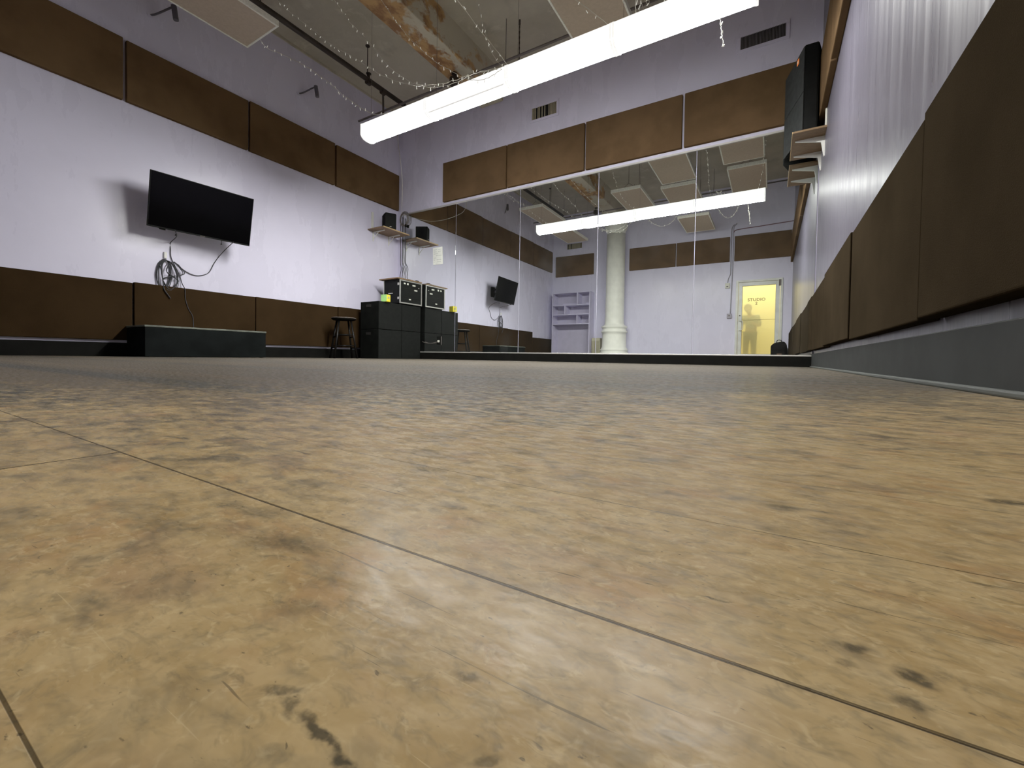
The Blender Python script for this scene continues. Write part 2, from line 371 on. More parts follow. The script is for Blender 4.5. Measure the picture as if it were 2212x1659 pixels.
# ================================================================ room shell
T = .12
bm = B(); box(bm, XL-T, XR+T, YB-2.3, YF+T, -.10, 0)
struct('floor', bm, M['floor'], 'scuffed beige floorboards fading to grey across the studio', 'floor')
bm = B(); box(bm, XL-T, XR+T, YB-T, YF+T, ZC, ZC+.12)
struct('ceiling', bm, M['concrete'], 'bare grey concrete ceiling above the lamps', 'ceiling')
bm = B(); box(bm, XL-T, XL, YB-T, YF+T, 0, ZC)
struct('wall_left', bm, M['wall'], 'glossy lavender wall behind the television', 'wall')
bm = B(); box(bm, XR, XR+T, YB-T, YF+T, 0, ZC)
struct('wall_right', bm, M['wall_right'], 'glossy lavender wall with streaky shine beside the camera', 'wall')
bm = B(); box(bm, XL, XR, YF, YF+T, 0, ZC)
struct('wall_front', bm, M['wall'], 'lavender wall that carries the mirrors and two vents', 'wall')
DX0, DX1, DZ = -.785, .199, 2.03
bm = B(); box(bm, XL, DX0, YB-T, YB, 0, ZC); box(bm, DX1, XR, YB-T, YB, 0, ZC); box(bm, DX0, DX1, YB-T, YB, DZ, ZC)
struct('wall_back', bm, M['wall'], 'lavender wall with the glass door, seen in the mirror', 'wall')
# hallway outside the door
bm = B(); box(bm, -2.2, 1.4, YB-2.12, YB-2.0, 0, 2.7)
struct('wall_hallway', bm, M['hall'], 'pale yellow hallway wall beyond the glass door', 'wall')
bm = B(); box(bm, -2.2, 1.4, YB-2.0, YB-T, 2.7, 2.8); box(bm, -2.32, -2.2, YB-2.0, YB-T, 0, 2.7); box(bm, 1.4, 1.52, YB-2.0, YB-T, 0, 2.7)
struct('trim_1', bm, M['hall'], 'yellow hallway ceiling and side walls beyond the door', 'trim')
# concrete beam running over the column
bm = B(); rbox(bm, -4.0, -3.6, YB, YF, 3.96, ZC+.02, .012)
struct('trim_2', bm, M['concrete_rust'], 'rust-stained concrete ceiling beam', 'beam')
# left-wall concrete haunch
bm = B(); box(bm, XL, XL+.02, YB, YF, ZC-.03, ZC)
struct('trim_3', bm, M['concrete'], 'concrete edge where the ceiling meets the left wall', 'trim')
# baseboards
bm = B(); rbox(bm, XL, XL+.025, YB, YF, 0, .141, .003)
struct('baseboard_left', bm, M['base_black'], 'black baseboard along the left wall', 'baseboard')
bm = B(); rbox(bm, XR-.02, XR, YB, YF, 0, .139, .003)
struct('baseboard_right', bm, M['base_dark'], 'dark grey baseboard along the right wall', 'baseboard')
bm = B(); rbox(bm, XR-.034, XR-.019, YB, YF-.06, 0, .013, .004)
struct('trim_4', bm, M['quarter'], 'grey strip at the foot of the right baseboard', 'trim')
bm = B(); rbox(bm, XL+.02, XR-.02, YF-.055, YF, 0, .112, .003)
struct('baseboard_front', bm, M['base_black'], 'black plinth under the wall mirrors', 'baseboard')
bm = B(); rbox(bm, XL+.10, XR-.005, YF-.058, YF, .112, .1255, .002)
struct('trim_5', bm, M['mirror_strip'], 'thin metal channel under the mirrors', 'trim')
bm = B(); rbox(bm, XL+.10, XR-.005, YF-.022, YF, 2.553, 2.572, .002)
struct('trim_6', bm, M['mirror_strip'], 'bright metal channel along the top of the mirrors', 'trim')
bm = B(); box(bm, XL, DX0-.01, YB, YB+.015, 0, .10); box(bm, DX1+.01, XR, YB, YB+.015, 0, .10)
struct('baseboard_back', bm, M['base_black'], 'black baseboard along the back wall', 'baseboard')

# ================================================================ mirrors
ms = [-5.70, -4.478, -3.258, -2.038, -.818, .378]
for i in range(5):
    bm = B(); rbox(bm, ms[i]+.003, ms[i+1]-.004, YF-.010, YF-.002, .1255, 2.553, .0015, 1)
    lb = ['leftmost mirror panel, beside the stacked black cabinets', 'mirror panel reflecting the back of the television',
          'mirror panel reflecting the lavender bookcase', 'mirror panel reflecting the round white column', 'rightmost mirror panel, reflecting the yellow glass door'][i]
    tag(obj('mirror_panel', bm, M['mirror'], at=((ms[i]+ms[i+1])/2, YF-.006, .1255)), lb, 'mirror', 'mirror panels on the front wall')

# ================================================================ acoustic panels
def apanel(x0, x1, y0, y1, z0, z1, label, group, mat='fabric', bev=.008):
    bm = B(); rbox(bm, x0, x1, y0, y1, z0, z1, bev, 3)
    tag(obj('acoustic_panel', bm, M[mat], at=((x0+x1)/2, (y0+y1)/2, z0)), label, 'acoustic panel', group)
th = .05
fx = [-4.743, -3.483, -2.223, -.963]; fe = [-3.499, -2.245, -.990, .297]
lf = ['brown fabric panel high on front wall, nearest the left corner', 'brown fabric panel high on front wall, second from left corner, below left vent',
      'brown fabric panel high on front wall, third from left corner', 'brown fabric panel high on front wall, behind the tall black loudspeaker']
for i in range(4): apanel(fx[i], fe[i], YF-th, YF, 2.616, 3.253, lf[i], 'brown panels above the mirrors')
ly = [-.74, .475, 1.71, 2.925, 4.185]; le = [.455, 1.682, 2.903, 4.158, 5.462]
ll = ['brown upper panel at the far back end of the left wall, seen in mirror', 'brown upper panel on left wall, seen only in the mirror beside the rearmost',
      'brown upper left-wall panel cut by the left picture edge', 'brown upper left-wall panel under the nearer wall bracket', 'brown upper left-wall panel above television, third from the corner']
names_left = [ll[0], ll[1], ll[2], 'brown upper left-wall panel above and right of the television', 'brown upper left-wall panel reaching into the mirror corner']
names_left[2] = 'brown upper left-wall panel above and left of the television'
for i in range(5): apanel(XL, XL+th, ly[i], le[i], 2.645, 3.265+(.01 if i % 2 else 0), names_left[i], 'brown panels high on the left wall')
for y0, y1, z0, z1, t, lb in ((-.80, .44, .10, .62, .05, 'short low brown panel at the back end of the left wall, seen in mirror'),
        (.445, 1.752, .168, .775, .045, 'low brown left-wall panel left of the black platform'), (1.765, 2.994, .168, .785, .052, 'low brown left-wall panel behind the black platform'),
        (3.005, 4.225, .168, .790, .047, 'low brown left-wall panel between platform and stool'), (4.236, 5.42, .168, .795, .052, 'low brown left-wall panel behind the black cabinets')):
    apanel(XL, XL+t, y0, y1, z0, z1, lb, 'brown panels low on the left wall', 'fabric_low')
ry = [-.85, .34, 1.547, 2.737, 3.978, 5.205]; re = [.325, 1.522, 2.722, 3.962, 5.190, 5.46]
rl = ['low brown panel on right wall at the back end, seen in mirror', 'huge low brown panel on right wall nearest the camera', 'low brown panel on right wall, second from the camera',
      'low brown panel on right wall, third from the camera', 'low brown panel on right wall, fourth from the camera', 'narrow low brown panel on right wall touching the mirror']
for i in range(6):
    dz = [0, .004, 0, .006, -.002, .003][i]; dt = [0, .006, .0, .006, .0, .004][i]
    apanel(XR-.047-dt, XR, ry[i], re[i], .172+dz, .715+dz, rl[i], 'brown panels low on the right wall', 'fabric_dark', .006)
ru = [(-.85, .35), (.37, 1.58), (1.60, 2.82), (2.84, 4.06), (4.08, 5.30)]
rul = ['brown upper panel on right wall at the back end, seen in mirror', 'brown upper panel on right wall beside the back one, seen in mirror', 'brown upper panel on right wall, middle one, seen in mirror',
       'brown upper right-wall panel at the top picture edge', 'brown upper right-wall panel behind the tall loudspeaker']
for i, (a, b_) in enumerate(ru): apanel(XR-.05, XR, a, b_, 2.375, 2.965, rul[i], 'brown panels high on the right wall')
for x0, x1, lb in ((-5.71, -4.498, 'brown panel high on back wall above the bookcase, in mirror'), (-3.448, -2.225, 'brown panel high on back wall right of the column, in mirror'),
                   (-2.200, -.945, 'brown panel high on back wall left of the conduits, in mirror'), (-.84, .34, 'brown panel high on back wall above the door, in mirror')):
    apanel(x0, x1, YB, YB+th, 2.512, 3.123, lb, 'brown panels high on the back wall')

# ================================================================ hanging ceiling panels
def cloud(x0, x1, y0, y1, z, label):
    t = thing('ceiling_panel', label, 'ceiling panel', ((x0+x1)/2, (y0+y1)/2, z), group='hanging acoustic ceiling panels')
    bm = B(); box(bm, x0+.018, x1-.018, y0+.018, y1-.018, z, z+.05); obj('fabric_face', bm, M['panel_face'], t)
    bm = B()
    for a in ((x0, x0+.02, y0, y1), (x1-.02, x1, y0, y1), (x0+.02, x1-.02, y0, y0+.02), (x0+.02, x1-.02, y1-.02, y1)): rbox(bm, *a, z-.004, z+.058, .004)
    obj('edge_frame', bm, M['panel_edge'], t)
    xm = (x0+x1)/2
    for yy in (y0+.22, y1-.22):
        bm = B(); r = .003
        tube(bm, [(x0+.08, yy, z+.05), (xm, yy, z+.22), (x1-.08, yy, z+.05)], r, 5, 1); cyl(bm, (xm, yy, z+.22), (xm, yy, ZC), r, 6)
        obj('hanger_wire', bm, M['pipe'], t)
cloud(-5.045, -4.435, 1.30, 2.525, 3.43, 'beige hanging ceiling panel at top left of the picture')
cloud(-4.93, -4.33, .05, 1.20, 3.25, 'beige hanging ceiling panel behind the lamps near the left wall, in mirror')
cloud(-2.885, -2.275, 1.30, 2.52, 3.43, 'beige hanging ceiling panel right of the beam, in mirror')
cloud(-1.89, -1.265, 2.44, 4.225, 3.43, 'long beige hanging ceiling panel above the fluorescent lamps')
cloud(-1.96, -1.31, 1.02, 2.24, 3.43, 'beige hanging ceiling panel just behind the long one, in mirror')
cloud(-.79, -.17, 2.80, 4.02, 3.43, 'beige hanging ceiling panel nearest the loudspeaker, in mirror')
cloud(-.755, -.145, 1.30, 2.56, 3.43, 'beige hanging ceiling panel above the lamp right end, in mirror')
cloud(-1.87, -1.22, -.27, .96, 3.20, 'lowest beige hanging ceiling panel below the lamps, in mirror')

# ================================================================ fluorescent fixture: four housings end to end
def lamp(x0, x1, dim, label, yc=3.365):
    t = thing('fluorescent_light', label, 'ceiling light', ((x0+x1)/2, yc, 2.53), group='fluorescent lamps in one row')
    bm = B(); rbox(bm, x0+.006, x1-.006, yc-.094, yc+.094, 2.664, 2.688, .003); obj('housing', bm, M['white'], t)
    bm = B(); rbox(bm, x0+.004, x1-.004, yc-.100, yc-.095, 2.563, 2.690, .001); rbox(bm, x0+.004, x1-.004, yc+.095, yc+.100, 2.563, 2.690, .001); obj('cutoff_skirt', bm, M['lit_skirt'], t)  # added opaque skirts cut upward light; dim glow makes them look like diffuser
    prof = [(yc-.094, 2.661)]
    for k in range(13):
        a = PI+PI*k/12; prof.append((yc+.094*math.copysign(abs(math.cos(a))**.75, math.cos(a)), 2.592+.062*math.sin(a)))
    prof.append((yc+.094, 2.661))
    bm = B(); extrude_x(bm, prof, x0+.018, x1-.018); obj('diffuser', bm, M['lit_dim' if dim else 'lit'], t)
    if dim:
        bm = B(); rbox(bm, x0+.03, x1-.03, yc-.085, yc-.062, 2.535, 2.553, .002); obj('tube_shadow_line', bm, M['lit_groove'], t)
        bm = B(); rbox(bm, x0+.03, x1-.03, yc-.045, yc+.050, 2.526, 2.540, .002); obj('lit_tube', bm, M['lit_tube'], t)
    for xx in (x0, x1-.018):
        bm = B(); extrude_x(bm, [(y+(y-yc)*.09, z-.006 if z < 2.6 else 2.691) for y, z in prof], xx, xx+.018); obj('end_cap', bm, M['lit_cap'], t)
    # hanging wire
    bm = B(); xx = x0+.06
    cyl(bm, (xx, yc, 2.755), (xx, yc, ZC), .0016, 6)
    tube(bm, [(xx, yc-.09, 2.69), (xx, yc, 2.755), (xx, yc+.09, 2.69)], .0016, 5, 1)
    obj('hanger_wire', bm, M['pipe_grey'], t)
fxs = [-4.085, -3.095, -2.115, -1.135, -.135]
fl = ['leftmost lit fluorescent lamp, nearest the television wall', 'fluorescent lamp second from left, with a dimmer striped cover', 'fluorescent lamp third from left, fully lit', 'rightmost lit fluorescent lamp, nearest the loudspeaker']
for i in range(4): lamp(fxs[i]+.002, fxs[i+1]-.002, i == 1, fl[i])

# ================================================================ pipes
def pipe(name, pts, r, m, label, n=1, cat='pipe', extra=None, group=None):
    t = thing(name, label, cat, pts[0], group=group)
    bm = B(); tube(bm, pts, r, 12, n); obj('pipe_run', bm, m, t, smooth=True)
    for nm, b2, m2 in (extra or []): obj(nm, b2, m2, t)
    return t
ex = []
for yy in (1.2, 2.6, 4.05):
    b2 = B(); cyl(b2, (-4.93, yy, 3.90), (-4.93, yy, ZC), .006, 8); cyl(b2, (-4.93, yy, ZC-.012), (-4.93, yy, ZC), .03, 10); cyl(b2, (-4.93, yy-.015, 3.90), (-4.93, yy+.015, 3.90), .034, 12)
    ex.append(('hanger', b2, M['pipe']))
b2 = B(); cyl(b2, (-4.93, 4.04, 3.88), (-4.93, 4.10, 3.88), .042, 12); cyl(b2, (-4.93, 4.07, 3.88), (-4.93, 4.07, 3.99), .02, 10); cyl(b2, (-4.93, 4.07, 3.99), (-4.93, 4.07, 4.0), .035, 12)
ex.append(('fitting', b2, M['pipe']))
b2 = B(); cyl(b2, (-4.93, 4.30, 3.88), (-4.93, 4.36, 3.88), .04, 12); cyl(b2, (-4.93, 4.33, 3.86), (-5.02, 4.42, 3.60), .014, 8)
ex.append(('branch', b2, M['pipe']))
pipe('sprinkler_pipe', [(-4.93, .42, 3.905), (-4.93, 4.75, 3.905)], .033, M['pipe'], 'thick dark pipe under the ceiling running towards the mirror wall', extra=ex)
def cross(y, z, xj, label):
    e = []
    b2 = B(); cyl(b2, (xj, y, z-.035), (xj, y, z+.045), .068, 16); cyl(b2, (xj, y, z+.04), (xj, y, 3.96), .010, 8); cyl(b2, (xj, y, 3.945), (xj, y, 3.96), .04, 14); cyl(b2, (xj, y, z-.14), (xj, y, z-.03), .006, 8)
    e.append(('round_junction_box', b2, M['pipe']))
    for xx in (-3.0, -1.2):
        b2 = B(); cyl(b2, (xx, y, z), (xx, y, ZC), .005, 8); e.append(('hanger', b2, M['pipe_grey']))
    pipe('conduit_pipe', [(XL, y, z), (XR, y, z)], .015, M['pipe_grey'], label, extra=e)
cross(4.62, 3.84, -3.84, 'thin grey pipe crossing the ceiling near the mirror wall')
cross(.42, 3.84, -3.98, 'thin grey pipe crossing the ceiling behind the lamps, in mirror')
t = thing('hanging_chain', 'dark chain hanging from the ceiling above the third lamp', 'chain', (-2.86, 4.72, 4.36))
bm = B()
for k in range(22):
    z = 3.62+k*.034
    if k % 2: box(bm, -2.868, -2.852, 4.718, 4.722, z, z+.035)
    else: box(bm, -2.862, -2.858, 4.712, 4.728, z, z+.035)
obj('chain_links', bm, M['pipe'], t)
bm = B(); cyl(bm, (-2.86, 4.72, 4.31), (-2.86, 4.72, ZC), .012, 8); obj('ceiling_hook', bm, M['pipe'], t)
bm = B(); tube(bm, [(-2.96, 4.72, 3.50), (-2.86, 4.72, 3.63), (-2.79, 4.72, 3.54)], .003, 5, 1); obj('split_wire', bm, M['pipe'], t)

# wall brackets high on left wall
for i, (y, z, lb) in enumerate(((2.02, 3.70, 'dark bent bracket high on left wall, above the nearer panels'), (3.70, 3.76, 'dark bent bracket high on left wall, nearer the mirror corner'))):
    t = thing('wall_bracket', lb, 'bracket', (XL, y, z), group='bent brackets high on the left wall')
    bm = B(); tube(bm, [(XL, y-.10, z-.02), (XL+.05, y-.06, z), (XL+.14, y+.03, z+.09), (XL+.17, y+.05, z+.10)], .010, 8, 4); obj('arm', bm, M['bracketpaint'], t)
    bm = B(); cyl(bm, (XL+.17, y+.05, z+.115), (XL+.185, y+.065, z-.035), .026, 14); obj('lamp_can', bm, M['bracketpaint'], t)
    bm = B(); cyl(bm, (XL, y-.10, z-.02), (XL+.012, y-.10, z-.02), .03, 14); obj('wall_plate', bm, M['wall'], t)

# ================================================================ vents
def vent(x0, x1, z0, z1, yw, s, m, nslat, label, frame):
    t = thing('air_vent', label, 'vent', ((x0+x1)/2, yw, z0))
    y0, y1 = (yw-.012, yw) if s > 0 else (yw, yw+.012)
    bm = B(); w = frame
    for a in ((x0-w, x1+w, z1, z1+w), (x0-w, x1+w, z0-w, z0), (x0-w, x0, z0, z1), (x1, x1+w, z0, z1)): rbox(bm, a[0], a[1], y0, y1, a[2], a[3], .002)
    obj('frame', bm, M['wall'], t)
    bm = B(); box(bm, x0, x1, y0+.010 if s > 0 else yw, y1 if s > 0 else y1-.010, z0, z1); obj('duct_opening', bm, M['void'], t)
    bm = B()
    for k in range(nslat):
        xx = x0+(k+.5)*(x1-x0)/nslat
        if random.random() < .12 and nslat < 30: continue
        ww = (x1-x0)/nslat*.26
        box(bm, xx-ww, xx+ww, y0+.001, y0+.009 if s > 0 else y1-.001, z0, z1)
    obj('slats', bm, m, t)
vent(-3.085, -2.69, 3.525, 3.690, YF, 1, M['vent_slat'], 18, 'small vent with yellowish slats high on the front wall, left', .035)
vent(-.385, .050, 3.582, 3.722, YF, 1, M['vent_slat_dark'], 32, 'dark slatted vent high on the front wall near the loudspeaker', .035)
vent(-5.36, -4.882, 3.325, 3.483, YB, -1, M['vent_slat'], 22, 'slatted vent high on the back wall, seen in the mirror', .02)

# ================================================================ television
t = thing('television', 'black flat television tilted out from the left wall', 'television', (-5.50, 2.295, 1.640))
u = Vector((.066, .962, 0)); u.normalize()
v = Vector((.115, 0, .545)); v.normalize(); nrm = u.cross(v)*1.0
if nrm.x < 0: nrm = -nrm
rot = Matrix((u, nrm.cross(u), nrm)).transposed()    # local x = along the screen, y = up, z = out
t.rotation_euler = rot.to_euler()
W2, H2 = .490, .282
bm = B(); rbox(bm, -W2, W2, -H2, H2, -.012, .012, .004); obj('casing', bm, M['black'], t, local=True)
bm = B(); box(bm, -W2+.008, W2-.008, -H2+.016, H2-.008, .0118, .0135); obj('screen', bm, M['screen'], t, local=True)
bm = B(); rbox(bm, -W2+.14, W2-.14, -H2+.03, H2-.16, -.050, -.010, .01); obj('rear_housing', bm, M['black'], t, local=True)
bm = B(); box(bm, -.022, .022, -H2+.003, -H2+.009, .012, .0138); obj('maker_plate', bm, M['pipe_grey'], t, local=True)
bm = B(); rbox(bm, -.38, -.33, -H2-.012, -H2+.004, -.03, -.002, .003); obj('infrared_sensor', bm, M['black'], t, local=True)
for s in (-.235, .20):
    bm = B(); cyl(bm, (s, -H2-.035, -.02), (s, -H2+.004, -.02), .0025, 6); cyl(bm, (s, -H2-.045, -.02), (s, -H2-.030, -.02), .010, 10, .003); obj('pull_cord', bm, M['black'], t, local=True)
t = thing('television_mount', 'black wall arm holding the television', 'mount', (XL, 2.42, 1.62))
bm = B(); rbox(bm, XL, XL+.03, 2.36, 2.50, 1.50, 1.74, .004); obj('wall_plate', bm, M['black'], t)
bm = B(); rbox(bm, XL+.03, XL+.25, 2.40, 2.43, 1.66, 1.70, .004); rbox(bm, XL+.03, XL+.25, 2.40, 2.43, 1.56, 1.60, .004); obj('arm', bm, M['black'], t)
bm = B(); rbox(bm, XL+.225, XL+.262, 2.20, 2.44, 1.54, 1.72, .004); obj('screen_bracket', bm, M['black'], t)

# cables below the television
xw = XL+.010
t = thing('television_cable', 'thin black cable looping from the television right edge to the coil', 'cable', (xw, 2.3, 1.0))
bm = B(); tube(bm, [(-5.50, 2.60, 1.37), (-5.70, 2.60, 1.30), (xw, 2.58, 1.22), (xw, 2.53, 1.13), (xw, 2.48, 1.02), (xw, 2.42, .975), (xw, 2.34, .955), (xw, 2.26, .975), (xw, 2.19, 1.02), (xw, 2.13, 1.075)], .0045, 6)
obj('cord', bm, M['cable'], t, smooth=True)
t = thing('television_cable', 'black cable hanging straight down from television left part', 'cable', (xw, 2.1, 1.3))
bm = B(); tube(bm, [(-5.50, 2.02, 1.36), (-5.62, 2.08, 1.32), (xw, 2.095, 1.28), (xw, 2.095, 1.20), (xw, 2.10, 1.12), (xw, 2.14, 1.02), (xw, 2.18, .93), (xw+.01, 2.20, .84), (xw+.045, 2.215, .77), (xw+.046, 2.22, .66), (xw+.046, 2.25, .55), (xw+.045, 2.29, .47), (xw+.045, 2.30, .34)], .0045, 6)
obj('cord', bm, M['cable'], t, smooth=True)
t = thing('cable_coil', 'bundle of looped black cable hanging below the television', 'cable', (xw, 2.05, .9))
for k in range(7):
    bm = B(); w = .055+.008*random.random()+.004*k; top = 1.085-.004*k; bot = .74+.02*random.random()-.006*(k % 3); yc = 2.055+.006*(k-3)
    pts = []
    for j in range(15):
        a = 2*PI*j/14; yy = yc+w*math.sin(a)+(.045*(1-math.cos(a))/2 if k > 2 else -.02*(1-math.cos(a))/2); zz = (top+bot)/2+(top-bot)/2*math.cos(a)
        pts.append((xw+.006+.004*k+(.012 if zz < .8 else 0), yy+random.uniform(-.004, .004), zz))
    if k > 4: pts = [(x, yc+(y-yc)*(1 if z > .9 else -.8)+.04, z) for x, y, z in pts]
    tube(bm, pts, .0045, 6, 4); obj('loop', bm, M['cable'], t, smooth=True)
bm = B(); tube(bm, [(xw+.02, 1.995, 1.0), (xw+.02, 2.015, .88), (xw+.03, 2.018, .80), (xw+.052, 2.02, .74), (xw+.054, 2.05, .69), (xw+.054, 2.075, .65)], .006, 6); obj('loose_end', bm, M['cable'], t, smooth=True)
bm = B(); rbox(bm, XL, XL+.02, 2.032, 2.062, 1.095, 1.165, .006); obj('white_hook', bm, M['white'], t)

# ================================================================ platform
t = thing('platform_box', 'low black platform box standing against the left wall', 'platform', (-5.54, 2.28, 0))
bm = B(); rbox(bm, -5.770, -5.300, 1.700, 2.872, .004, .300, .004); obj('carcass', bm, M['stage'], t)
bm = B(); rbox(bm, -5.773, -5.296, 1.696, 2.876, .300, .318, .003); obj('top_board', bm, M['stage_top'], t)
for xx in (-5.74, -5.34):
    for yy in (1.73, 2.84):
        bm = B(); cyl(bm, (xx, yy, 0), (xx, yy, .006), .02, 10); obj('foot', bm, M['black'], t)

# ================================================================ stool
t = thing('bar_stool', 'black wooden stool between left wall and cabinets', 'stool', (-5.44, 4.08, 0))
sx, sy = -5.44, 4.08
bm = B(); lathe(bm, [(.02, .560), (.150, .560), (.168, .570), (.172, .583), (.166, .594), (.150, .598), (.02, .592)], sx, sy, 36); obj('seat', bm, M['stool'], t, smooth=True)
bm = B(); lathe(bm, [(.155, .5955), (.170, .590), (.1745, .586), (.170, .596), (.155, .600)], sx, sy, 36); obj('seat_rim', bm, M['stool_edge'], t, smooth=True)
feet = []
for a in (.35, .35+PI/2, .35+PI, .35+3*PI/2):
    ca, sa = math.cos(a), math.sin(a); feet.append((ca, sa))
    bm = B(); cyl(bm, (sx+.225*ca, sy+.225*sa, 0), (sx+.115*ca, sy+.115*sa, .565), .015, 12, .013); obj('leg', bm, M['stool'], t, smooth=True)
for z, rr in ((.155, .195), (.315, .165)):
    for i in range(4):
        a, b_ = feet[i], feet[(i+1) % 4]; zz = z+(.03 if i % 2 else 0)
        rr2 = .225-(.11)*zz/.565
        bm = B(); cyl(bm, (sx+rr2*a[0], sy+rr2*a[1], zz), (sx+rr2*b_[0], sy+rr2*b_[1], zz), .009, 10); obj('rung', bm, M['stool'], t, smooth=True)

# ================================================================ black cabinets
XB, XFR = -5.612, -5.190
cl = {(0, 0): 'lower left black cabinet, on the floor beside the stool', (1, 0): 'lower right black cabinet, on the floor against the mirror',
      (0, 1): 'upper left black cabinet with a handle slot, under the small box', (1, 1): 'upper right black cabinet, under the rack case'}
for (i, j), lb in cl.items():
    y0, y1 = (4.516, 4.992) if i == 0 else (4.996, 5.428); z0, z1 = (0, .455) if j == 0 else (.457, .890)
    t = thing('speaker_cabinet', lb, 'cabinet', ((XB+XFR)/2, (y0+y1)/2, z0), group='stacked black cabinets in the corner')
    bm = B(); rbox(bm, XB, XFR-.004, y0, y1, z0+.001, z1, .005); obj('carcass', bm, M['blackgrey'], t)
    bm = B(); rbox(bm, XFR-.005, XFR, y0+.004, y1-.004, z0+.004, z1-.004, .002); obj('front_panel', bm, M['grille'], t)
    if i == 0:
        bm = B(); rbox(bm, -5.48, -5.37, y0-.003, y0+.004, z1-.085, z1-.045, .002); obj('side_handle_slot', bm, M['void'], t)
    for xx, yy in ((XB+.04, y0+.04), (XB+.04, y1-.04), (XFR-.04, y0+.04), (XFR-.04, y1-.04)):
        if j == 0: continue
# power outlet plate on the mirror, cable to it
t = thing('power_outlet', 'dark outlet plate set in the mirror right of the cabinets', 'outlet', (-4.81, YF-.012, .24))
bm = B(); rbox(bm, -4.862, -4.765, YF-.014, YF-.009, .245, .385, .002); obj('cover_plate', bm, M['grille'], t)
bm = B(); rbox(bm, -4.768, -4.762, YF-.015, YF-.009, .245, .385, .001); obj('plate_edge', bm, M['pipe_grey'], t)
bm = B(); rbox(bm, -4.832, -4.800, YF-.035, YF-.013, .285, .320, .004); obj('plug', bm, M['label'], t)
bm = B(); tube(bm, [(-5.16, 5.445, .30), (-5.12, 5.45, .285), (-5.02, 5.455, .27), (-4.92, 5.455, .275), (-4.82, 5.457, .30)], .0035, 6)
tag(obj('power_cable', bm, M['pipe_grey'], at=(-5.1, 5.45, .3), smooth=True), 'thin grey cable from the cabinets to the outlet', 'cable')

# ================================================================ rack case on top
RX0, RX1, RY0, RY1, RZ0, RZ1 = -5.548, -5.170, 4.926, 5.434, .905, 1.292
t = thing('rack_case', 'black equipment rack case with aluminium edges on the cabinets', 'equipment case', (-5.36, 5.18, .891))
bm = B(); rbox(bm, RX0, RX1-.012, RY0, RY1, RZ0, RZ1, .006); obj('case_body', bm, M['black'], t)
bm = B(); w = .020
for a in ((RY0, RY1, RZ1-w, RZ1), (RY0, RY1, RZ0, RZ0+w), (RY0, RY0+w, RZ0+w, RZ1-w), (RY1-w, RY1, RZ0+w, RZ1-w)): rbox(bm, RX1-.014, RX1, *a, .003)
obj('aluminium_rim', bm, M['chrome'], t)
bm = B(); rbox(bm, RX0-.003, RX0+.012, RY0-.003, RY0+.012, RZ0, RZ1, .002); obj('rear_rim', bm, M['chrome'], t)
bm = B(); rbox(bm, RX1-.016, RX1-.008, RY0+w, RY1-w, RZ0+w, RZ1-w, .001); obj('equipment_front', bm, M['grille'], t)
for z in (1.225, 1.16, 1.09, 1.02, .985):
    bm = B(); rbox(bm, RX1-.010, RX1-.0065, RY0+w+.01, RY1-w-.01, z-.0015, z+.0015, .0005); obj('unit_gap', bm, M['void'], t)
for y, z, a, b_ in ((5.035, 1.235, .018, .012), (5.105, 1.235, .016, .015), (5.245, 1.228, .034, .011), (5.290, 1.150, .034, .011), (5.155, .985, .022, .009), (5.36, 1.20, .012, .004)):
    bm = B(); rbox(bm, RX1-.009, RX1-.004, y-a, y+a, z-b_, z+b_, .001); obj('tape_label', bm, M['label'], t)
for z in (1.215, .985):
    bm = B(); rbox(bm, RX1-.05, RX1-.015, RY0-.010, RY0, z-.02, z+.02, .004); obj('butterfly_latch', bm, M['chrome'], t)
bm = B(); rbox(bm, -5.43, -5.32, RY0-.006, RY0, 1.05, 1.12, .003); obj('handle_recess', bm, M['void'], t)
bm = B(); rbox(bm, -5.425, -5.325, RY0-.016, RY0-.004, 1.060, 1.075, .004); obj('side_handle', bm, M['chrome'], t)
for xx, yy in ((RX0+.04, RY0+.05), (RX0+.04, RY1-.05), (RX1-.05, RY0+.05), (RX1-.05, RY1-.05)):
    bm = B(); cyl(bm, (xx, yy, .890), (xx, yy, .906), .018, 12); obj('rubber_foot', bm, M['black'], t)
bm = B(); rbox(bm, -5.600, -5.158, 4.87, 5.42, 1.2925, 1.312, .002)
tag(obj('plywood_board', bm, M['plywood'], at=(-5.38, 5.15, 1.2925)), 'thin plywood board lying on the rack case', 'board')
bm = B(); tube(bm, [(-5.25+.05*math.cos(a*PI/6), 5.22+.06*math.sin(a*PI/6), 1.318+.02*abs(math.sin(a*PI/12))) for a in range(13)], .004, 6)
tag(obj('small_cable', bm, M['cable'], at=(-5.25, 5.2, 1.313), smooth=True), 'small coiled cable on the plywood board', 'cable')
bm = B(); rbox(bm, -5.22, -5.18, 5.31, 5.37, 1.3125, 1.332, .006)
tag(obj('plug_adapter', bm, M['black'], at=(-5.2, 5.34, 1.3125)), 'small black adapter on the plywood board, next to coiled cable', 'adapter')
t = thing('small_carton', 'little green and yellow box on the upper left cabinet', 'box', (-5.20, 4.66, .891), rotz=.15)
bm = B(); rbox(bm, -.055, .055, -.045, .045, .0, .108, .004); obj('yellow_body', bm, M['yellow'], t, local=True)
bm = B(); rbox(bm, -.0545, .0545, -.048, -.044, .001, .1085, .001); obj('green_side', bm, M['green'], t, local=True)
bm = B(); rbox(bm, .0545, .0570, -.02, .02, .045, .075, .001); obj('printed_mark', bm, M['vent_slat'], t, local=True)

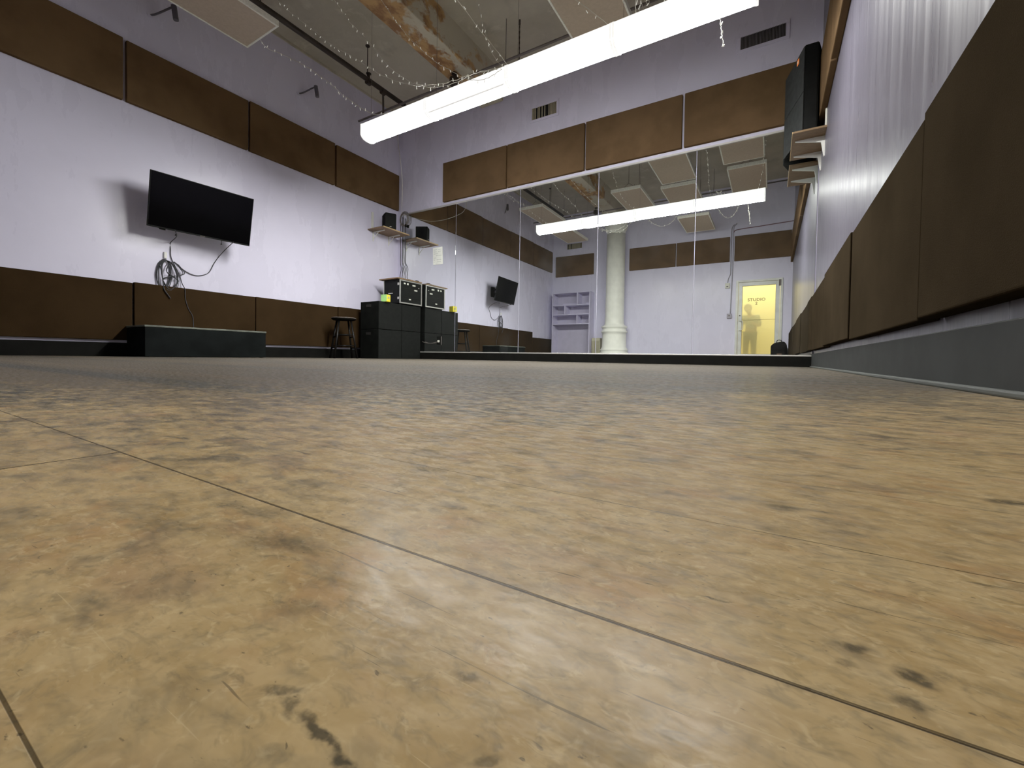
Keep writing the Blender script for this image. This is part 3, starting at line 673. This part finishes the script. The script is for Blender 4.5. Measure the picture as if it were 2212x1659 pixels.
# ================================================================ shelf and monitor speaker in the corner
t = thing('wall_shelf', 'plywood wall shelf in the left corner under the small speaker', 'shelf', (XL, 5.10, 2.14))
bm = B(); rbox(bm, XL, -5.446, 4.815, 5.392, 2.140, 2.158, .002); obj('board', bm, M['plywood'], t)
bm = B(); rbox(bm, -5.448, -5.440, 4.815, 5.392, 2.139, 2.159, .002); obj('front_edge', bm, M['plyedge'], t)
def bracket(bm, xw_, yb, z, s, d=.27, w=.012):
    prof = [(0, 0), (d, 0), (d, -.008), (.03, -.055), (.008, -.19), (0, -.19)]
    a = [bm.verts.new((xw_+s*x, yb-w/2, z+zz)) for x, zz in prof]; b_ = [bm.verts.new((xw_+s*x, yb+w/2, z+zz)) for x, zz in prof]; n = len(prof)
    for k in range(n): bm.faces.new((a[k], a[(k+1) % n], b_[(k+1) % n], b_[k]))
    bm.faces.new(a[::-1]); bm.faces.new(b_)
def bracket2(bm, xw_, yb, z, s, d=.25):
    rbox(bm, min(xw_, xw_+s*d), max(xw_, xw_+s*d), yb-.011, yb+.011, z-.016, z, .002)
    rbox(bm, min(xw_, xw_+s*.010), max(xw_, xw_+s*.010), yb-.011, yb+.011, z-.16, z, .002)
    cyl(bm, (xw_+s*.005, yb, z-.13), (xw_+s*.14, yb, z-.012), .005, 8)
for yb in (4.93, 5.27):
    bm = B(); bracket2(bm, XL, yb, 2.140, 1, .27); obj('bracket', bm, M['white'], t)
t = thing('monitor_speaker', 'small black speaker on the corner shelf', 'speaker', (-5.600, 5.075, 2.158), rotz=-.50)
bm = B(); rbox(bm, -.11, .085, -.092, .092, 0, .272, .008); obj('cabinet', bm, M['black'], t, local=True)
bm = B(); rbox(bm, .083, .108, -.094, .094, .002, .274, .020, 4); obj('front_grille', bm, M['grille'], t, local=True)
bm = B(); box(bm, .1075, .1090, -.016, .016, .045, .053); obj('badge', bm, M['label'], t, local=True)
bm = B(); rbox(bm, XL, XL+.020, 4.885, 4.925, 2.158, 2.46, .003)
tag(obj('plastic_strip', bm, M['white'], at=(XL+.01, 4.905, 2.158)), 'upright white plastic strip on the corner shelf, left of speaker', 'strip')

# corner cables
yc_ = YF-.02
for k, (x, lb) in enumerate(((-5.735, 'corner cable nearest the left wall, hanging to the rack'), (-5.690, 'middle corner cable hanging down to the rack'), (-5.630, 'corner cable nearest the mirror, hanging to the rack'))):
    t = thing('corner_cable', lb, 'cable', (x, yc_, 1.3), group='cables in the mirror corner')
    bm = B(); tube(bm, [(x, yc_, 2.55-.03*k), (x-.005, yc_, 2.2), (x+.004, yc_, 1.9), (x, yc_, 1.72), (x+.03+.01*k, yc_-.01, 1.60), (x+.015*k, yc_-.01, 1.45), (x+.06, yc_-.03, 1.320)], .0055, 6)
    obj('cord', bm, M['cable'], t, smooth=True)
t = thing('cable_coil', 'looped grey cable hung at the top of the mirror corner', 'cable', (-5.63, yc_, 2.5))
for k in range(4):
    bm = B(); a0 = .075+.012*k; pts = [(-5.655+a0*math.sin(2*PI*j/12)+.01*k, yc_-.006*k-.004, 2.475+(.10+.01*k)*math.cos(2*PI*j/12)) for j in range(13)]
    tube(bm, pts, .0045, 6, 3); obj('loop', bm, M['pipe_grey'], t, smooth=True)
bm = B(); rbox(bm, -5.61, -5.575, yc_-.03, yc_-.002, 2.325, 2.375, .008); obj('cable_tie', bm, M['black'], t)
t = thing('paper_note', 'white sheet with faint handwriting taped to the left mirror', 'paper', (-4.86, YF-.012, 1.6))
bm = B(); n = 6
vs = [[bm.verts.new((-4.965+.215*i/n-(.012*j/n), YF-.012-.004*math.sin(PI*i/n), 1.60+.29*j/n)) for i in range(n+1)] for j in range(n+1)]
for j in range(n):
    for i in range(n): bm.faces.new((vs[j][i], vs[j][i+1], vs[j+1][i+1], vs[j+1][i]))
obj('sheet', bm, M['paper'], t)
bm = B(); random.seed(3)
for k in range(7):
    z = 1.85-.034*k; x = -4.945
    while x < -4.80:
        w = random.uniform(.008, .03)
        if random.random() < .8: box(bm, x, x+w, YF-.0185, YF-.0175, z-.004, z+.003)
        x += w+.008
obj('handwriting', bm, M['ink'], t)

# white power cord from lamp to corner
bm = B(); tube(bm, [(-5.02, 4.62, 3.83), (-4.97, 4.63, 3.50), (-4.90, 4.68, 2.84), (-5.05, 4.84, 2.62), (-5.35, 5.12, 2.50), (-5.66, 5.42, 2.56)], .0032, 6, 8)
tag(obj('white_cord', bm, M['wire'], at=(-5.02, 4.62, 3.83), smooth=True), 'thin white cord dropping from the ceiling pipe to the mirror corner', 'cord')

# ================================================================ right shelf and tall loudspeaker
t = thing('wall_shelf', 'plywood wall shelf on white brackets under the tall loudspeaker', 'shelf', (XR, 5.08, 2.19))
bm = B(); rbox(bm, .122, XR, 4.770, 5.405, 2.190, 2.208, .002); obj('board', bm, M['plywood'], t)
bm = B(); rbox(bm, .117, .124, 4.770, 5.405, 2.189, 2.209, .002); obj('front_edge', bm, M['plyedge'], t)
for yb in (4.95, 5.30):
    bm = B(); bracket(bm, XR, yb, 2.190, -1, .235, .018); obj('bracket', bm, M['white'], t)
bm = B(); rbox(bm, XR-.012, XR, 4.80, 4.84, 2.20, 2.62, .003)
tag(obj('wall_cleat', bm, M['label'], at=(XR-.006, 4.82, 2.2)), 'narrow cream strip on the right wall above the shelf', 'strip')
SPK = (.205, 5.05, 2.2085)
t = thing('loudspeaker', 'tall black loudspeaker with an orange badge on the right shelf', 'speaker', SPK, rotz=.0)
# plan outline: broad grille side turned to the room, tapered rear
def prism(bm, pts, z0, z1, tilt=0):
    a = [bm.verts.new((x, y, z0)) for x, y in pts]; b_ = [bm.verts.new((x, y, z1)) for x, y in pts]; n = len(pts)
    for k in range(n): bm.faces.new((a[k], a[(k+1) % n], b_[(k+1) % n], b_[k]))
    bm.faces.new(a[::-1]); bm.faces.new(b_)
body = [(-.138, .355), (-.002, -.145), (.110, -.145), (.145, .02), (.115, .355)]
bm = B(); prism(bm, body, 0, .86); bmesh.ops.bevel(bm, geom=bm.edges[:], offset=.008, segments=2, affect='EDGES'); obj('cabinet', bm, M['black'], t, local=True)
gr = [(-.146, .350), (-.010, -.143), (-.002, -.143), (-.136, .352)]
for z0, z1 in ((.012, .415), (.425, .845)):
    bm = B(); prism(bm, gr, z0, z1); bmesh.ops.bevel(bm, geom=bm.edges[:], offset=.002, segments=1, affect='EDGES'); obj('front_grille', bm, M['grille_lit'], t, local=True)
bm = B(); prism(bm, [(-.058, .010), (-.046, -.035), (-.043, -.034), (-.055, .011)], .765, .815); obj('orange_badge', bm, M['orange'], t, local=True)
bm = B(); prism(bm, [(-.0590, .003), (-.0490, -.028), (-.0470, -.028), (-.0570, .003)], .783, .797); obj('badge_mark', bm, M['label'], t, local=True)
bm = B(); rbox(bm, .118, XR-SPK[0], .02, .10, .24, .34, .004); obj('wall_bracket', bm, M['conduit'], t, local=True)

# ================================================================ things on the back wall (seen in the mirror)
# door
t = bpy.data.objects.new('door_1', None); C.objects.link(t); t.location = ((DX0+DX1)/2, YB, 0); t['label'] = 'aluminium framed door with frosted yellow glass reading STUDIO 2'; t['category'] = 'door'; t['kind'] = 'structure'
bm = B()
for a in ((DX0, DX0+.05, 0, DZ), (DX1-.05, DX1, 0, DZ), (DX0+.05, DX1-.05, DZ-.05, DZ)): rbox(bm, a[0], a[1], YB-.07, YB+.025, a[2], a[3], .003)
obj('door_frame', bm, M['doorframe'], t)
l0, l1, lt = DX0+.055, DX1-.055, DZ-.055
bm = B(); g0, g1, gz0, gz1 = l0+.085, l1-.085, .22, lt-.085
for a in ((l0, g0, .01, lt), (g1, l1, .01, lt), (g0, g1, .01, gz0), (g0, g1, gz1, lt)): rbox(bm, a[0], a[1], YB-.05, YB-.008, a[2], a[3], .003)
obj('door_leaf', bm, M['doorframe'], t)
bm = B()
for a in ((g0-.004, g0+.005, gz0, gz1), (g1-.005, g1+.004, gz0, gz1), (g0, g1, gz0-.004, gz0+.005), (g0, g1, gz1-.005, gz1+.004)): box(bm, a[0], a[1], YB-.034, YB-.022, a[2], a[3])
obj('glass_gasket', bm, M['pipe_grey'], t)
bm = B(); vv = [bm.verts.new(p) for p in ((g0, YB-.030, gz0), (g1, YB-.030, gz0), (g1, YB-.030, gz1), (g0, YB-.030, gz1))]; bm.faces.new(vv)
gl = obj('glass_pane', bm, M['frost'], t)
bm = B(); rbox(bm, g0, g1, YB-.036, YB-.032, 1.058, 1.065, .001); obj('cross_line', bm, M['heater_dark'], gl)
bm = B(); tube(bm, [(l0+.040, YB-.01, 1.04), (l0+.040, YB+.045, 1.04), (l0+.105, YB+.05, 1.02), (l0+.115, YB+.05, .86), (l0+.105, YB+.05, .83), (l0+.040, YB+.045, .80), (l0+.040, YB-.01, .80)], .009, 8, 3); obj('pull_handle', bm, M['white'], t, smooth=True)
bm = B(); cyl(bm, (l0+.040, YB-.01, 1.17), (l0+.040, YB+.006, 1.17), .017, 14); obj('lock', bm, M['pipe_grey'], t)
bm = B(); rbox(bm, l1-.03, l1+.02, YB+.0, YB+.03, lt-.13, lt+.02, .003); obj('closer_hinge', bm, M['pipe_grey'], t)
for ztxt, s, txt in ((1.515, .073, 'STUDIO'), (1.425, .073, '2')):
    cu = bpy.data.curves.new('lettering', 'FONT'); cu.body = txt; cu.size = s*1.36; cu.align_x = 'CENTER'; cu.extrude = .001; cu.offset = .0022; cu.space_character = 1.08
    tmp = bpy.data.objects.new('tmp', cu); C.objects.link(tmp); dg = bpy.context.evaluated_depsgraph_get()
    me = bpy.data.meshes.new_from_object(tmp.evaluated_get(dg)); bpy.data.objects.remove(tmp)
    o = bpy.data.objects.new('lettering', me); C.objects.link(o); o.parent = gl
    o.location = Vector((-.340, YB-.027, ztxt))-origin(gl); o.rotation_euler = (PI/2, 0, 0); me.materials.clear(); me.materials.append(M['letter'])
# switch box, outlet, conduits
t = thing('conduit', 'thin conduit on back wall ending at the white switch box', 'conduit', (-.915, YB+.015, 3.35))
bm = B(); tube(bm, [(-.855, YB+.015, 3.42), (-.90, YB+.015, 3.36), (-.915, YB+.015, 3.25), (-.915, YB+.015, 2.9), (-.915, YB+.015, 2.30), (-.92, YB+.015, 2.2), (-.965, YB+.015, 2.08), (-.975, YB+.015, 2.0)], .011, 8, 4); obj('tube', bm, M['conduit'], t, smooth=True)
t = thing('conduit', 'thin conduit on back wall running down to the grey outlet', 'conduit', (-.875, YB+.015, 3.35))
bm = B(); tube(bm, [(-.80, YB+.015, 3.44), (-.855, YB+.015, 3.38), (-.872, YB+.015, 3.25), (-.872, YB+.015, 2.4), (-.880, YB+.015, 2.0), (-.90, YB+.015, 1.22)], .011, 8, 4); obj('tube', bm, M['conduit'], t, smooth=True)
bm = B(); tube(bm, [(XR-.01, YB+.015, 3.33), (0, YB+.015, 3.315), (-.35, YB+.015, 3.30), (-.70, YB+.015, 3.29), (-.84, YB+.015, 3.27), (-.875, YB+.015, 3.2)], .010, 8, 5)
tag(obj('wall_cable', bm, M['redcable'], at=(-.3, YB+.015, 3.3), smooth=True), 'dark maroon cable along the back wall above the panel', 'cable')
t = thing('switch_box', 'white thermostat box on back wall left of the door', 'switch', (-.975, YB, 1.85))
bm = B(); rbox(bm, -1.030, -.920, YB, YB+.05, 1.855, 1.985, .012, 3); obj('housing', bm, M['label'], t)
bm = B(); rbox(bm, -1.0, -.955, YB+.048, YB+.054, 1.885, 1.91, .002); obj('dial', bm, M['pipe_grey'], t)
t = thing('outlet_box', 'grey outlet box on back wall below the white switch', 'outlet', (-.92, YB, 1.10))
bm = B(); rbox(bm, -.975, -.868, YB, YB+.05, 1.105, 1.222, .010, 3); obj('housing', bm, M['conduit'], t)
bm = B(); cyl(bm, (-.92, YB+.048, 1.17), (-.92, YB+.053, 1.17), .018, 14); obj('socket', bm, M['pipe_grey'], t)

# column
ccx, ccy = -3.750, -.560
bm = B()
lathe(bm, [(.44, 0), (.44, .10), (.43, .16), (.385, .20), (.372, .24), (.36, .26), (.385, .285), (.385, .31), (.350, .335), (.346, .36), (.330, .37), (.325, .70), (.326, .76), (.352, .775), (.356, .80), (.350, .82), (.325, .83), (.323, .89), (.350, .905), (.356, .925), (.350, .945), (.275, .985), (.262, 1.02), (.255, 1.2), (.250, 2.3), (.249, 3.50)], ccx, ccy, 64)
o = obj('shaft', bm, M['column'], None, smooth=False)
o.name = 'shaft'
for p in o.data.polygons: p.use_smooth = True
t = thing('column', 'round cream column with a moulded base, seen in the mirror', 'column', (ccx, ccy, 0)); t['kind'] = 'structure'
o.parent = t; o.location = Vector((-ccx, -ccy, 0))
bm = B(); lathe(bm, [(.249, 3.49), (.262, 3.55), (.30, 3.64), (.31, 3.70), (.31, 3.97)], ccx, ccy, 48); o = obj('capital', bm, M['column'], t, smooth=False)
for p in o.data.polygons: p.use_smooth = True
mod = None

# bookcase
bx0, bx1, by0, by1, bz = -5.655, -4.463, YB+.012, -.505, 1.979
t = thing('bookcase', 'empty lavender bookcase against the back wall, in mirror', 'bookcase', ((bx0+bx1)/2, YB+.13, 0))
w = .024
for xx, nm in ((bx0, 'side_panel'), (bx1-w, 'side_panel')):
    bm = B(); rbox(bm, xx, xx+w, by0, by1, 0, bz, .002); obj(nm, bm, M['shelfpaint'], t)
for z in (1.040, 1.315, 1.590, bz-w):
    bm = B(); rbox(bm, bx0+w, bx1-w, by0, by1-.001, z, z+w, .002); obj('shelf', bm, M['shelfpaint'], t)
for xx, z0, z1 in ((-4.850, 1.590+w, bz-w), (-5.245, 1.315+w, 1.590), (-4.855, 1.040+w, 1.315)):
    bm = B(); rbox(bm, xx-w/2, xx+w/2, by0, by1-.002, z0, z1, .002); obj('divider', bm, M['shelfpaint'], t)
for xx in (-5.20, -4.62):
    bm = B(); rbox(bm, xx-.25 if xx < -5 else xx-.09, xx+.25 if xx < -5 else xx+.09, by0+.01, by0+.022, 1.614, 1.70, .002); obj('rear_strip', bm, M['shelfpaint'], t)
bm = B(); tube(bm, [(-4.62, -.66, 1.066), (-4.63, -.66, 1.12), (-4.60, -.66, 1.15), (-4.57, -.66, 1.10), (-4.56, -.66, 1.066)], .004, 6)
tag(obj('small_cable', bm, M['pipe_grey'], at=(-4.6, -.66, 1.066), smooth=True), 'bit of grey cable on the bookcase lowest shelf', 'cable')
bm = B(); rbox(bm, bx0+.002, bx1-.002, YB+.001, YB+.012, 0, bz-.002, .001); obj('back_panel', bm, M['shelfback'], t)
# heater
t = thing('radiator', 'beige metal heater between bookcase and column, in mirror', 'heater', (-4.30, -.74, 0))
bm = B(); rbox(bm, -4.44, -4.18, -.86, -.62, 0, .640, .02, 3); obj('casing', bm, M['heater'], t)
bm = B()
for k in range(8): rbox(bm, -4.425+.012*0+.030*k, -4.425+.030*k+.012, -.622, -.612, .05, .56, .002)
obj('fins', bm, M['heater_dark'], t)
# bag
t = thing('backpack', 'black backpack with a small brown patch on the floor by the door', 'bag', (.15, -.56, 0))
bm = B(); rbox(bm, -.175, .175, -.13, .13, 0, .50, .10, 5)
for v_ in bm.verts:
    if v_.co.z > .32: v_.co.x *= 1-.25*(v_.co.z-.32)/.18*.8
    v_.co.x += .01*math.sin(14*v_.co.z); v_.co.z += .012*math.sin(18*v_.co.x)
obj('main_compartment', bm, M['bag'], t, local=True, smooth=True)
bm = B(); rbox(bm, -.13, .13, .10, .18, .04, .30, .035, 4); obj('front_pocket', bm, M['bag'], t, local=True, smooth=True)
bm = B(); rbox(bm, -.045, .055, .176, .184, .19, .235, .006); rbox(bm, -.02, .03, .176, .184, .165, .195, .006); obj('patch', bm, M['bagpatch'], t, local=True)
bm = B(); tube(bm, [(-.05, 0, .49), (-.04, 0, .535), (0, 0, .545), (.04, 0, .535), (.05, 0, .49)], .008, 8, 4); obj('carry_handle', bm, M['bag'], t, local=True, smooth=True)

# person in the hallway behind the frosted glass
t = thing('person', 'person behind the frosted glass door, head bent, holding out a forearm', 'person', (-.47, -1.22, 0))
J = {'pelvis': (0, 0, .74), 'spine': (.02, -.01, .92), 'chest': (.02, 0, 1.08), 'neck': (-.01, .02, 1.20), 'headb': (-.03, .04, 1.27),
     'hipL': (-.075, 0, .70), 'kneeL': (-.085, .02, .40), 'ankL': (-.085, -.02, .07), 'toeL': (-.10, .12, .03),
     'hipR': (.075, 0, .70), 'kneeR': (.09, .02, .40), 'ankR': (.09, -.02, .07), 'toeR': (.10, .12, .03),
     'shL': (-.135, 0, 1.15), 'elL': (-.19, .05, .93), 'wrL': (-.27, .13, 1.02), 'haL': (-.31, .15, 1.05),
     'shR': (.165, 0, 1.15), 'elR': (.21, -.01, .92), 'wrR': (.12, .13, .96), 'haR': (.07, .16, .98)}
R = {'pelvis': .125, 'spine': .115, 'chest': .130, 'neck': .050, 'headb': .05, 'hipL': .085, 'kneeL': .052, 'ankL': .036, 'toeL': .03, 'hipR': .085, 'kneeR': .052, 'ankR': .036, 'toeR': .03,
     'shL': .058, 'elL': .040, 'wrL': .028, 'haL': .026, 'shR': .058, 'elR': .040, 'wrR': .028, 'haR': .026}
E_ = [('pelvis', 'spine'), ('spine', 'chest'), ('chest', 'neck'), ('neck', 'headb'), ('pelvis', 'hipL'), ('hipL', 'kneeL'), ('kneeL', 'ankL'), ('ankL', 'toeL'), ('pelvis', 'hipR'), ('hipR', 'kneeR'), ('kneeR', 'ankR'), ('ankR', 'toeR'),
      ('chest', 'shL'), ('shL', 'elL'), ('elL', 'wrL'), ('wrL', 'haL'), ('chest', 'shR'), ('shR', 'elR'), ('elR', 'wrR'), ('wrR', 'haR')]
J['head'] = (-.055, .075, 1.345); R['head'] = .083; E_.append(('headb', 'head')); J['crown'] = (-.06, .07, 1.41); R['crown'] = .06; E_.append(('head', 'crown'))
for sd, hx, ww in (('L', -1, 'haL'), ('R', -1, 'haR')):
    wx_, wy_, wz_ = J[ww]
    for k in range(5):
        a = (k-2)*.013; nm = 'f%s%d' % (sd, k); ln = (.045, .065, .07, .065, .05)[k]
        if k == 0: J[nm+'a'] = (wx_-.01, wy_+.02, wz_+.03); J[nm+'b'] = (wx_-.02, wy_+.03, wz_+.055)
        else: J[nm+'a'] = (wx_-.03, wy_+.02+a, wz_); J[nm+'b'] = (wx_-.03-ln*.7, wy_+.03+a, wz_-.01)
        R[nm+'a'] = .009; R[nm+'b'] = .007; E_ += [(ww, nm+'a'), (nm+'a', nm+'b')]
def skin_obj(name, keys, mat, parent, grow=0.0, root='pelvis'):
    me = bpy.data.meshes.new(name); idx = {k: i for i, k in enumerate(keys)}
    me.from_pydata([J[k] for k in keys], [(idx[a], idx[b_]) for a, b_ in E_ if a in idx and b_ in idx], []); me.update()
    o = bpy.data.objects.new(name, me); C.objects.link(o); o.parent = parent
    s = o.modifiers.new('skin', 'SKIN')
    if not me.skin_vertices: 
        bpy.context.view_layer.objects.active = o
        with bpy.context.temp_override(object=o, active_object=o): bpy.ops.mesh.customdata_skin_add()
    for k, i in idx.items():
        me.skin_vertices[0].data[i].radius = (R[k]+grow, R[k]*(.85 if k in ('pelvis', 'spine', 'chest') else 1)+grow); me.skin_vertices[0].data[i].use_root = (k == root)
    s.use_smooth_shade = True
    su = o.modifiers.new('sub', 'SUBSURF'); su.levels = 1; su.render_levels = 2
    dg = bpy.context.evaluated_depsgraph_get(); me2 = bpy.data.meshes.new_from_object(o.evaluated_get(dg))
    o.modifiers.clear(); o.data = me2; me2.materials.clear(); me2.materials.append(mat)
    for p in me2.polygons: p.use_smooth = True
    return o
try:
    skin_obj('body', list(J), M['skin'], t)
    skin_obj('shirt', ['pelvis', 'spine', 'chest', 'shL', 'elL', 'shR', 'elR'], M['shirt'], t, .016)
    skin_obj('trousers', ['pelvis', 'hipL', 'kneeL', 'ankL', 'hipR', 'kneeR', 'ankR'], M['trousers'], t, .014)
except Exception as e:
    print('skin failed', e)
bm = B(); bmesh.ops.create_uvsphere(bm, u_segments=24, v_segments=16, radius=.105)
for v_ in bm.verts:
    v_.co = Vector((v_.co.x*.88-.055, v_.co.y*1.0+.058, v_.co.z*1.02+1.375))
bmesh.ops.delete(bm, geom=[v_ for v_ in bm.verts if v_.co.y > .115 and v_.co.z < 1.41], context='VERTS')
obj('hair', bm, M['hair'], t, local=True, smooth=True)
bm = B(); box(bm, -.062, -.048, .155, .178, 1.325, 1.345); obj('nose', bm, M['skin'], t, local=True)
bm = B(); rbox(bm, -.375, -.325, .155, .165, 1.045, 1.125, .004)
tag(obj('phone', bm, M['black'], at=(-.47, -1.22, 0), local=True), 'phone held by the person behind the door', 'phone')

# ================================================================ string lights
def arc(p):  return smooth_path(p, 8)
bulb_me = None
def make_bulb_mesh():
    bm = B(); cyl(bm, (0, 0, -.011), (0, 0, .011), .0032, 6, .0022); me = bpy.data.meshes.new('bulb'); bm.to_mesh(me); bm.free(); me.materials.append(M['bulb']); return me
bulb_me = make_bulb_mesh()
def string(pts, label, step=.085):
    t = thing('string_lights', label, 'string lights', pts[0], group='clear fairy light strings')
    bm = B(); P = smooth_path(pts, 8); P2 = [p+Vector((random.uniform(-.004, .004), random.uniform(-.004, .004), random.uniform(-.004, .004))) for p in P]
    tube(bm, P2, .0022, 5, 1); obj('cord', bm, M['wire'], t)
    acc = 0; last = P[0]; n = 0
    for i in range(1, len(P)):
        seg = (P[i]-last).length; acc += seg
        if acc >= step and n < 95:
            acc = 0; n += 1
            o = bpy.data.objects.new('bulb', bulb_me); C.objects.link(o); o.parent = t
            a = random.uniform(0, 2*PI); off = Vector((math.cos(a)*.009, math.sin(a)*.009, random.choice((-.014, .012, -.013))))
            o.location = P[i]+off-Vector(pts[0]); o.rotation_euler = (random.uniform(-.6, .6), random.uniform(-.6, .6), 0); o.scale = (1, 1, random.uniform(.9, 1.3))
        last = P[i]
string([(-4.80, 2.5, 3.50), (-5.10, 2.75, 3.60), (-5.16, 3.0, 3.68), (-4.93, 3.12, 3.55), (-4.60, 3.2, 3.30), (-4.32, 3.2, 3.06), (-4.0, 3.2, 2.82), (-3.80, 3.22, 2.70), (-3.62, 3.26, 2.69)], 'fairy light string sagging from left ceiling panel to leftmost lamp')
string([(-5.18, 2.90, 4.30), (-4.91, 2.93, 4.04), (-4.47, 2.93, 3.67), (-4.13, 2.93, 3.38), (-3.80, 2.93, 3.15), (-3.42, 2.93, 2.86), (-3.13, 2.93, 2.68), (-2.86, 2.93, 2.555), (-2.68, 2.95, 2.50), (-2.50, 2.98, 2.49), (-2.30, 3.08, 2.58), (-2.13, 3.27, 2.69)], 'longest fairy light string, crossing from dark pipe to second lamp end')
string([(-4.16, 2.90, 3.95), (-3.96, 2.93, 3.67), (-3.86, 2.93, 3.53), (-3.56, 2.93, 3.22), (-3.27, 2.93, 2.88), (-3.0, 2.93, 2.65), (-2.84, 2.94, 2.565), (-2.66, 2.97, 2.53), (-2.52, 3.0, 2.53), (-2.36, 3.1, 2.6), (-2.2, 3.27, 2.69)], 'fairy light string starting left of the beam and meeting the longest one')
string([(-3.74, 3.2, 3.95), (-3.60, 3.2, 3.76), (-3.47, 3.2, 3.57), (-3.22, 3.2, 3.27), (-2.91, 3.2, 2.96), (-2.77, 3.2, 2.85), (-2.56, 3.2, 2.69), (-2.45, 3.2, 2.63), (-2.28, 3.2, 2.59), (-2.16, 3.26, 2.67)], 'fairy light string starting at the rust-stained beam')
string([(-2.70, 3.44, 4.0), (-2.60, 3.44, 3.62), (-2.48, 3.44, 3.25), (-2.39, 3.44, 3.0), (-2.24, 3.44, 2.80), (-2.12, 3.42, 2.70)], 'steep fairy light string dropping to the joint of second and third lamps', .07)
string([(-2.10, 3.28, 2.69), (-2.15, 2.7, 2.80), (-2.05, 2.3, 2.74), (-1.90, 2.2, 2.70), (-1.70, 2.3, 2.74), (-1.50, 2.7, 2.80), (-1.16, 3.28, 2.69)], 'fairy light loop behind the third lamp, seen in mirror')
string([(-1.01, 3.3, 3.60), (-.98, 3.3, 3.37), (-.96, 3.3, 3.18), (-.95, 3.3, 2.95), (-.90, 3.32, 2.72)], 'fairy light string hanging down to the rightmost lamp middle', .045)
string([(-.15, 3.0, 3.80), (-.17, 3.0, 3.49), (-.18, 3.0, 3.31), (-.19, 3.0, 3.13), (-.22, 3.0, 2.95), (-.26, 3.1, 2.75)], 'fairy light string hanging near the rightmost lamp outer end', .06)
string([(-.95, 3.28, 2.70), (-.85, 2.9, 2.66), (-.77, 2.6, 2.60), (-.70, 2.55, 2.58), (-.62, 2.6, 2.61), (-.52, 2.9, 2.68), (-.45, 3.26, 2.70)], 'short fairy light loop behind the rightmost lamp, in mirror')
string([(-.37, 3.28, 2.52), (-.36, 3.26, 2.42), (-.35, 3.26, 2.32), (-.33, 3.26, 2.22)], 'loose fairy light end dangling below the rightmost lamp', .03)
string([(-.93, 3.30, 2.71), (-.90, 3.27, 2.78), (-.86, 3.30, 2.75), (-.84, 3.25, 2.83), (-.80, 3.30, 2.76), (-.78, 3.26, 2.82), (-.74, 3.30, 2.75), (-.71, 3.27, 2.79)], 'bunched fairy lights on top of the rightmost lamp', .03)

# ================================================================ lights, world, camera
ld = bpy.data.lights.new('hallway_lamp', 'AREA'); ld.shape = 'RECTANGLE'; ld.size = 2.4; ld.size_y = 1.2; ld.energy = 62; ld.color = (1, .93, .66)
lo = bpy.data.objects.new('hallway_lamp', ld); C.objects.link(lo); lo.location = (-.4, YB-1.1, 2.66)
wd = bpy.data.worlds.new('world'); bpy.context.scene.world = wd; wd.use_nodes = True
wd.node_tree.nodes['Background'].inputs[0].default_value = (.02, .02, .022, 1); wd.node_tree.nodes['Background'].inputs[1].default_value = 1

cam = bpy.data.cameras.new('camera'); co = bpy.data.objects.new('camera', cam); C.objects.link(co)
yaw, pitch, roll = (math.radians(a) for a in (31.085, -1.2315, .921))
fwd = Vector((-math.sin(yaw)*math.cos(pitch), math.cos(yaw)*math.cos(pitch), math.sin(pitch)))
rt = Vector((math.cos(yaw), math.sin(yaw), 0)); up = rt.cross(fwd)
r2 = math.cos(roll)*rt+math.sin(roll)*up; u2 = -math.sin(roll)*rt+math.cos(roll)*up
co.matrix_world = Matrix.Translation((0, 0, .0572)) @ Matrix((r2, u2, -fwd)).transposed().to_4x4()
cam.sensor_fit = 'HORIZONTAL'; cam.sensor_width = 36; cam.lens = 916.0933*36/2212
cam.shift_x = -6.8668/2212; cam.shift_y = -38.4887/2212
cam.clip_start = .005; cam.clip_end = 60
sc = bpy.context.scene; sc.camera = co
sc.view_settings.view_transform = 'Standard'; sc.view_settings.look = 'None'; sc.view_settings.exposure = 0.0; sc.view_settings.gamma = 1.15
sc.cycles.max_bounces = 7; sc.cycles.diffuse_bounces = 5; sc.cycles.glossy_bounces = 4; sc.cycles.transmission_bounces = 4; sc.cycles.adaptive_threshold = .06; sc.cycles.use_adaptive_sampling = True
sc.cycles.use_denoising = True; sc.cycles.use_light_tree = False; sc.cycles.sample_clamp_indirect = 6.0; sc.cycles.caustics_refractive = True
